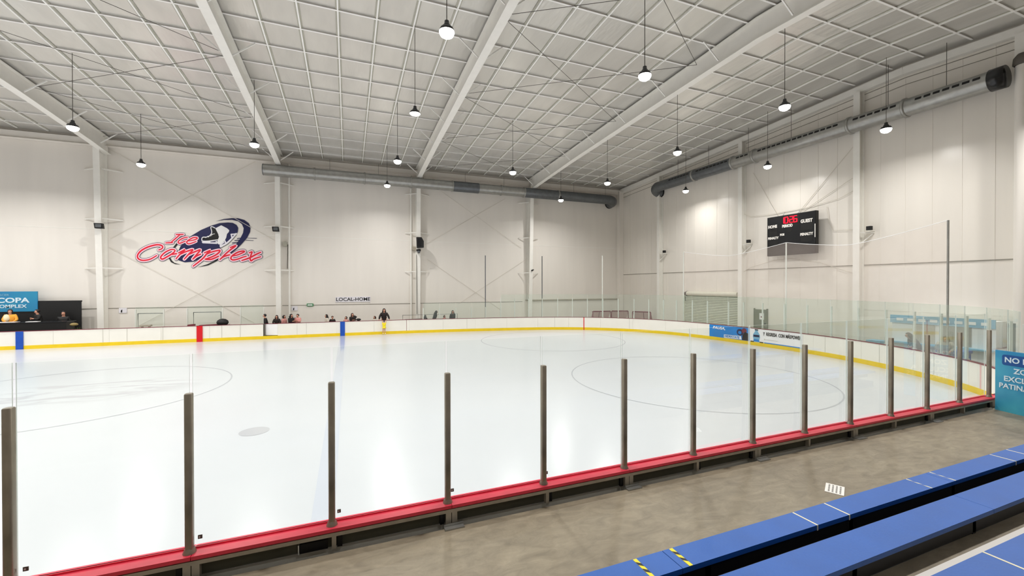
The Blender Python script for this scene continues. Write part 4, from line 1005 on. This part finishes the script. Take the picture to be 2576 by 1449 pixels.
# ---------------------------------------------------------------- people
def skin_mesh(name, verts, edges, radii, m, parent, loc=(0, 0, 0), sub=1):
    me = bpy.data.meshes.new(name); me.from_pydata(verts, edges, []); me.materials.append(m)
    o = bpy.data.objects.new(name, me); COL.objects.link(o); o.parent = parent
    md = o.modifiers.new('skin', 'SKIN'); md.use_smooth_shade = True
    lay = me.skin_vertices[0] if len(me.skin_vertices) else None
    if lay is None:
        me.attributes; bm = bmesh.new(); bm.from_mesh(me); bm.verts.layers.skin.verify(); bm.to_mesh(me); bm.free(); lay = me.skin_vertices[0]
    for i, r_ in enumerate(radii):
        lay.data[i].radius = r_ if isinstance(r_, tuple) else (r_, r_); lay.data[i].use_root = (i == 0)
    if sub: s_ = o.modifiers.new('sub', 'SUBSURF'); s_.levels = sub; s_.render_levels = sub
    return o
FAT = 1.22
def person(label, x, y, z0, h, rz, arms, top, hair, hairlen=.0, lean=0, legs='stand', trousers=None, hood=False, group='spectators behind the far boards', bun=False, skirt=False, sleeve=True, toward=None):
    """arms: (left, right) lists of elbow and wrist positions in body units (height 1, facing -y)"""
    t = empty('person', (x, y, z0), rz, label, 'person', group)
    def P(a, b_, c): 
        # lean forward (toward -y) above the hips
        k = max(0, c-.53); return (a*h, (b_-k*math.sin(lean))*h, (c-k*(1-math.cos(lean)))*h)
    V = []; E = []; R = []
    def add(p, r_, par=None):
        V.append(p); R.append(r_*h if not isinstance(r_, tuple) else (r_[0]*h, r_[1]*h))
        if par is not None: E.append((par, len(V)-1))
        return len(V)-1
    pel = add(P(0, 0, .53), (.085, .06)); sp = add(P(0, 0, .64), (.075, .055), pel); ch = add(P(0, 0, .75), (.085, .06), sp)
    nk = add(P(0, 0, .83), .035, ch); nk2 = add(P(0, -.005, .865), .03, nk); hd = add(P(0, -.012, .905), (.046, .052), nk2); hd2 = add(P(0, -.012, .945), (.05, .056), hd); add(P(0, -.008, .98), (.03, .034), hd2)
    nose = add(P(0, -.072, .915), .008, hd)
    SH = []
    for s_, A in ((-1, arms[0]), (1, arms[1])):
        sh = add(P(s_*.105, 0, .8), .034, ch); el = add(P(*A[0]), .025, sh); wr = add(P(*A[1]), .017, el)
        d = Vector(P(*A[1]))-Vector(P(*A[0])); d.normalize(); pm = add(tuple(Vector(P(*A[1]))+d*.03*h), (.02, .012), wr)
        side = d.cross(Vector((0, 1, 0))); side = side.normalized() if side.length > .1 else Vector((1, 0, 0))
        for f_ in range(4):
            q = Vector(P(*A[1]))+d*(.058-.004*abs(f_-1.3))*h+side*(f_-1.5)*.011*h; a_ = add(tuple(q), .0055, pm); add(tuple(q+d*.024*h+Vector((0, -.006, -.004))*h), .0048, a_)
        q = Vector(P(*A[1]))+d*.03*h+side*.034*h; add(tuple(q), .006, pm)
        SH.append((sh, el, wr))
    LG = []
    for s_ in (-1, 1):
        hip = add(P(s_*.05, 0, .5), .055, pel)
        if legs == 'skate': kp = (s_*.06+.01, -.03, .28); ap = (s_*.075, .02+(-.06 if s_ > 0 else .02), .06)
        else: kp = (s_*.055, -.01, .28); ap = (s_*.055, .01, .05)
        kn = add(tuple(c_*h for c_ in kp), .036, hip); an = add(tuple(c_*h for c_ in ap), .023, kn); add((ap[0]*h, (ap[1]-.08)*h, .02*h), .02, an)
        LG.append((kp, ap))
    body = skin_mesh('body', V, E, R, M_skin, t)
    # face
    for s_ in (-1, 1):
        e = Vector(P(s_*.02, -.064, .925)); MB().sphere(tuple(e), .007*h, n=6).build('eye', M_black, body)
    e = Vector(P(0, -.062, .893)); MB().sphere(tuple(e), .010*h, 1.4, .5, .4, n=6).build('mouth', M_maroon, body)
    # clothes
    V2 = []; E2 = []; R2 = []
    def a2(p, r_, par=None):
        V2.append(p); r_ = r_ if isinstance(r_, tuple) else (r_, r_); R2.append((r_[0]*h*FAT, r_[1]*h*FAT))
        if par is not None: E2.append((par, len(V2)-1))
        return len(V2)-1
    c0 = a2(P(0, 0, .75), (.1, .075)); c1 = a2(P(0, 0, .64), (.093, .072), c0); c2 = a2(P(0, 0, .53), (.1, .08), c1); c3 = a2(P(0, 0, .46), (.105, .085), c2); cn = a2(P(0, 0, .825), .04, c0)
    for s_, A in ((-1, arms[0]), (1, arms[1])):
        sh = a2(P(s_*.105, 0, .8), .045, c0)
        if sleeve:
            e_ = a2(P(*A[0]), .036, sh); w_ = Vector(P(*A[0])).lerp(Vector(P(*A[1])), .92); a2(tuple(w_), .027, e_)
        else:
            e_ = Vector(P(s_*.105, 0, .8)).lerp(Vector(P(*A[0])), .35); a2(tuple(e_), .036, sh)
    skin_mesh('top', V2, E2, R2, top, t)
    if skirt:
        MB().lathe((0, 0, 0), [(.085*h, .56*h), (.12*h, .5*h), (.16*h, .44*h), (.15*h, .435*h), (.08*h, .5*h)], 14).build('skirt', top, t)
    else:
        V3 = [P(0, 0, .52)]; E3 = []; R3_ = [.09*h]
        for (kp, ap), s_ in zip(LG, (-1, 1)):
            V3.append(P(s_*.05, 0, .47)); E3.append((0, len(V3)-1)); R3_.append(.065*h)
            V3.append(tuple(c_*h for c_ in kp)); E3.append((len(V3)-2, len(V3)-1)); R3_.append(.045*h)
            V3.append((ap[0]*h, ap[1]*h, (ap[2]+.01)*h)); E3.append((len(V3)-2, len(V3)-1)); R3_.append(.033*h)
        skin_mesh('trousers', V3, E3, R3_, trousers or M_coat, t)
    # shoes or skates
    for kp, ap in LG:
        b = MB(); b.sphere((ap[0]*h, (ap[1]-.035)*h, .028*h), .03*h, .9, 2.0, .9, n=8); b.lathe((ap[0]*h, ap[1]*h, .02*h), [(.03*h, 0), (.028*h, .07*h), (.02*h, .07*h)], 8)
        if legs == 'skate':
            sk = b.build('skate_boot', M_cream, t); MB().box(ap[0]*h-.003, (ap[1]-.1)*h, -.03*h, ap[0]*h+.003, (ap[1]+.04)*h, .008*h).build('skate_blade', M_cable, sk)
        else: b.build('shoe', M_black, t)
    # hair
    b = MB()
    hc = Vector(P(0, .004, .945))
    b.sphere((hc.x, hc.y+.006*h, hc.z+.006*h), .062*h, .98, 1.04, 1.0, n=14)
    for i_, v in enumerate(b.v):      # open the face
        if v[1] < hc.y-.02*h and v[2] < hc.z+.03*h: b.v[i_] = (v[0], hc.y-.018*h, v[2])
    if hairlen:
        top_ = Vector(P(0, .02, .95)); bo = Vector(P(0, .045, .93-hairlen))
        b.tube([tuple(top_), tuple(top_.lerp(bo, .4)+Vector((0, .01*h, 0))), tuple(bo)], .05, 10, radii=[.056*h, .062*h, .04*h])
        for s_ in (-1, 1):
            b.tube([P(s_*.04, -.01, .95), P(s_*.055, -.012, .88), P(s_*.05, -.02, .93-hairlen*.9)], .02, 8, radii=[.02*h, .026*h, .014*h])
    if bun: q = P(0, .06, .96); b.sphere(q, .026*h, n=8)
    b.build('hair', hair, t)
    if hood:
        b = MB(); q0 = P(0, .04, .87); b.sphere(q0, .07*h, 1.1, .75, .6, n=12); b.build('hood', top, t)
    return t
A_down = [[(-.14, .0, .66), (-.145, -.03, .54)], [(.14, 0, .66), (.145, -.03, .54)]]
A_lean = [[(-.15, -.06, .66), (-.08, -.14, .6)], [(.15, -.06, .66), (.08, -.14, .6)]]
A_hold = [[(-.13, -.05, .66), (-.04, -.14, .68)], [(.13, -.05, .66), (.05, -.14, .7)]]
A_reach = [[(-.17, -.06, .68), (-.2, -.12, .56)], [(.17, -.06, .68), (.2, -.12, .56)]]
A_up = [[(-.13, -.03, .94), (-.16, -.06, 1.08)], [(.13, -.03, .94), (.16, -.06, 1.08)]]
def at_px(px, Y): return at(px, 800, 1, Y).x
FY = 27.1
def hgt(px, py, Y=FY, z0=0): return (at(px, py, 1, Y).z-z0)
PPL = [
 ('person in black T-shirt with short dark hair, in profile left of the open gate', 670, 790, -1.45, A_down, M_coat, M_hair, 0, .15, M_coat, False, {}),
 ('person with long dark hair in a black coat leaning on the open gate', 697, 793, -.1, A_lean, M_coatb, M_hair, .2, .15, M_coat, False, {}),
 ('child in a pink top beside the black coat at the gate', 714, 793, 1.0, A_down, M_pink, M_hair, .08, .05, M_coat, False, {}),
 ('person in black hooded jacket holding something, right of the child in pink', 731, 790, .9, A_hold, M_coat, M_hair, .12, .1, M_coat, True, {}),
 ('person with tied dark hair in a pink jacket, rightmost of the group by the gate', 750, 790, -.4, A_hold, M_pink, M_hair, .0, .1, M_coat, False, {}),
 ('small child in brown between the black hooded jacket and the pink jacket', 743, 799, -.2, A_down, M_coatb, M_hairb, .05, .1, M_coat, False, {}),
 ('person with long black hair in a beige coat, facing left', 822, 791, -1.2, A_down, M_beige, M_hair, .25, .05, M_coat, False, {}),
 ('child in a dark jacket over a pale shirt, right of the beige coat', 836, 795, .2, A_down, M_coatb, M_hairb, .0, .1, M_coat, False, {}),
 ('small child with dark hair in pale pink, just right of the blue line marker', 871, 796, -.5, A_down, M_pink, M_hair, .08, .05, M_coat, False, {}),
 ('person with brown hair in a dark coat holding a dark folder', 886, 788, .4, A_hold, M_coatb, M_hairb, .2, .05, M_coat, False, {'folder': 1}),
 ('girl with long brown hair in pale top, head showing left of the coach', 943, 795, -.9, A_down, M_beige, M_hairb, .16, .05, M_coat, False, {}),
 ('person in dark coat bending low behind the glass, right of the loudspeaker column', 1068, 793, 2.6, A_down, M_coat, M_hair, .12, .3, M_coat, True, {}),
 ('person in black coat stooping to the left behind the far glass', 1091, 782, 1.7, A_down, M_coat, M_hair, .22, .35, M_coat, True, {}),
 ('small child with brown hair behind the far glass between two black coats', 1117, 793, .8, A_down, M_pink, M_hairb, .1, .1, M_coat, False, {}),
 ('person in black hooded sweatshirt facing the ice, rightmost behind the far glass', 1139, 781, 0, A_down, M_coat, M_hair, .22, 0, M_coat, True, {}),
]
for (l, px, py, rz, arms, top, hair, hl, lean, tr, hood, ex) in PPL:
    Y = FY+random.uniform(-.1, .25)+(.35 if px in (743, 714) else 0); H = hgt(px, py, Y)/(1-.45*(1-math.cos(lean)))
    t = person(l, at_px(px, Y), Y, 0, H, rz, arms, top, hair, hl, lean, 'stand', tr, hood)
    if 'folder' in ex:
        tag(MB().obox((at_px(892, Y)-.05, Y-.3, 1.12), (at_px(892, Y)+.08, Y-.28, 1.32), .2, .03, up=(0, 1, 0)).build('folder', M_black), 'dark folder held by the brown-haired person in a dark coat', 'folder')
# coach and young skater
Yc = 26.95; Hc = hgt(966, 777, Yc)+.03
person('person in black hooded coat with long dark hair holding the young skater by both hands', at_px(966, Yc), Yc, 0, Hc, 0, A_reach, M_coatb, M_hair, .24, .12, hood=True, group='coach')
ch = at(968, 844, 2, 0.0)
person('young skater in a yellow dress seen from behind, arms raised to the coach', ch.x, 26.0, .03, .98, PI, A_up, M_ydress, M_hair, 0, 0, 'skate', None, False, 'young skater', bun=True, skirt=True, sleeve=False)
# judges
Yj = 28.2; H = hgt(27, 778, Yj)
t = person('person in a cream and orange shirt seated behind the black table at left', at_px(27, Yj), Yj, .35, H-.35, .3, A_lean, M_orange, M_hairb, 0, .15, group='judges')
hh = H-.35; MB().sphere((-.07*hh, -.09*hh, .72*hh), .1*hh, .75, .55, 1.25, n=12).build('cream_shirt_panel', M_cream, t)
t = person('person in black with pale face beside the blue banner edge, behind the table', at_px(100, Yj), Yj, .35, H-.38, -.8, A_hold, M_black, M_hair, 0, .15, group='judges')
t = person('person in black clothes standing against the black backdrop', at_px(160, 28.6), 28.6, .0, 1.95, .2, A_down, M_black, M_hair, 0, .0, group='judges')
# blurred figures behind the end glass
for px, l, top, rz, lean in ((2238, 'person in brown bending forward behind the end glass, left of the pair', M_coatb, -2.3, .6), (2290, 'person in grey-brown leaning behind the end glass, right of the pair', M_frame, -1.0, .5)):
    s = s_at_px(px); p, d = pos(s); nn = nrm(d); nn = nn if nn.dot(Vector((5, 13, 0))-p) < 0 else -nn
    q = p+nn*1.2; person(l, q.x, q.y, 0, 1.62, rz, A_lean, top, M_hairb, .1, lean, group='people behind the end glass')
# ---------------------------------------------------------------- world and colour
w = bpy.data.worlds.new('world'); S.world = w; w.use_nodes = True; w.node_tree.nodes['Background'].inputs[0].default_value = (.8, .85, 1, 1); w.node_tree.nodes['Background'].inputs[1].default_value = .1
S.view_settings.view_transform = 'Standard'; S.view_settings.look = 'None'; S.view_settings.gamma = 1; S.view_settings.exposure = 0.08; S.view_settings.use_curve_mapping = False
S.cycles.max_bounces = 10; S.cycles.diffuse_bounces = 5; S.cycles.transparent_max_bounces = 24; S.cycles.sample_clamp_indirect = 8
S.cycles.caustics_reflective = False; S.cycles.caustics_refractive = False
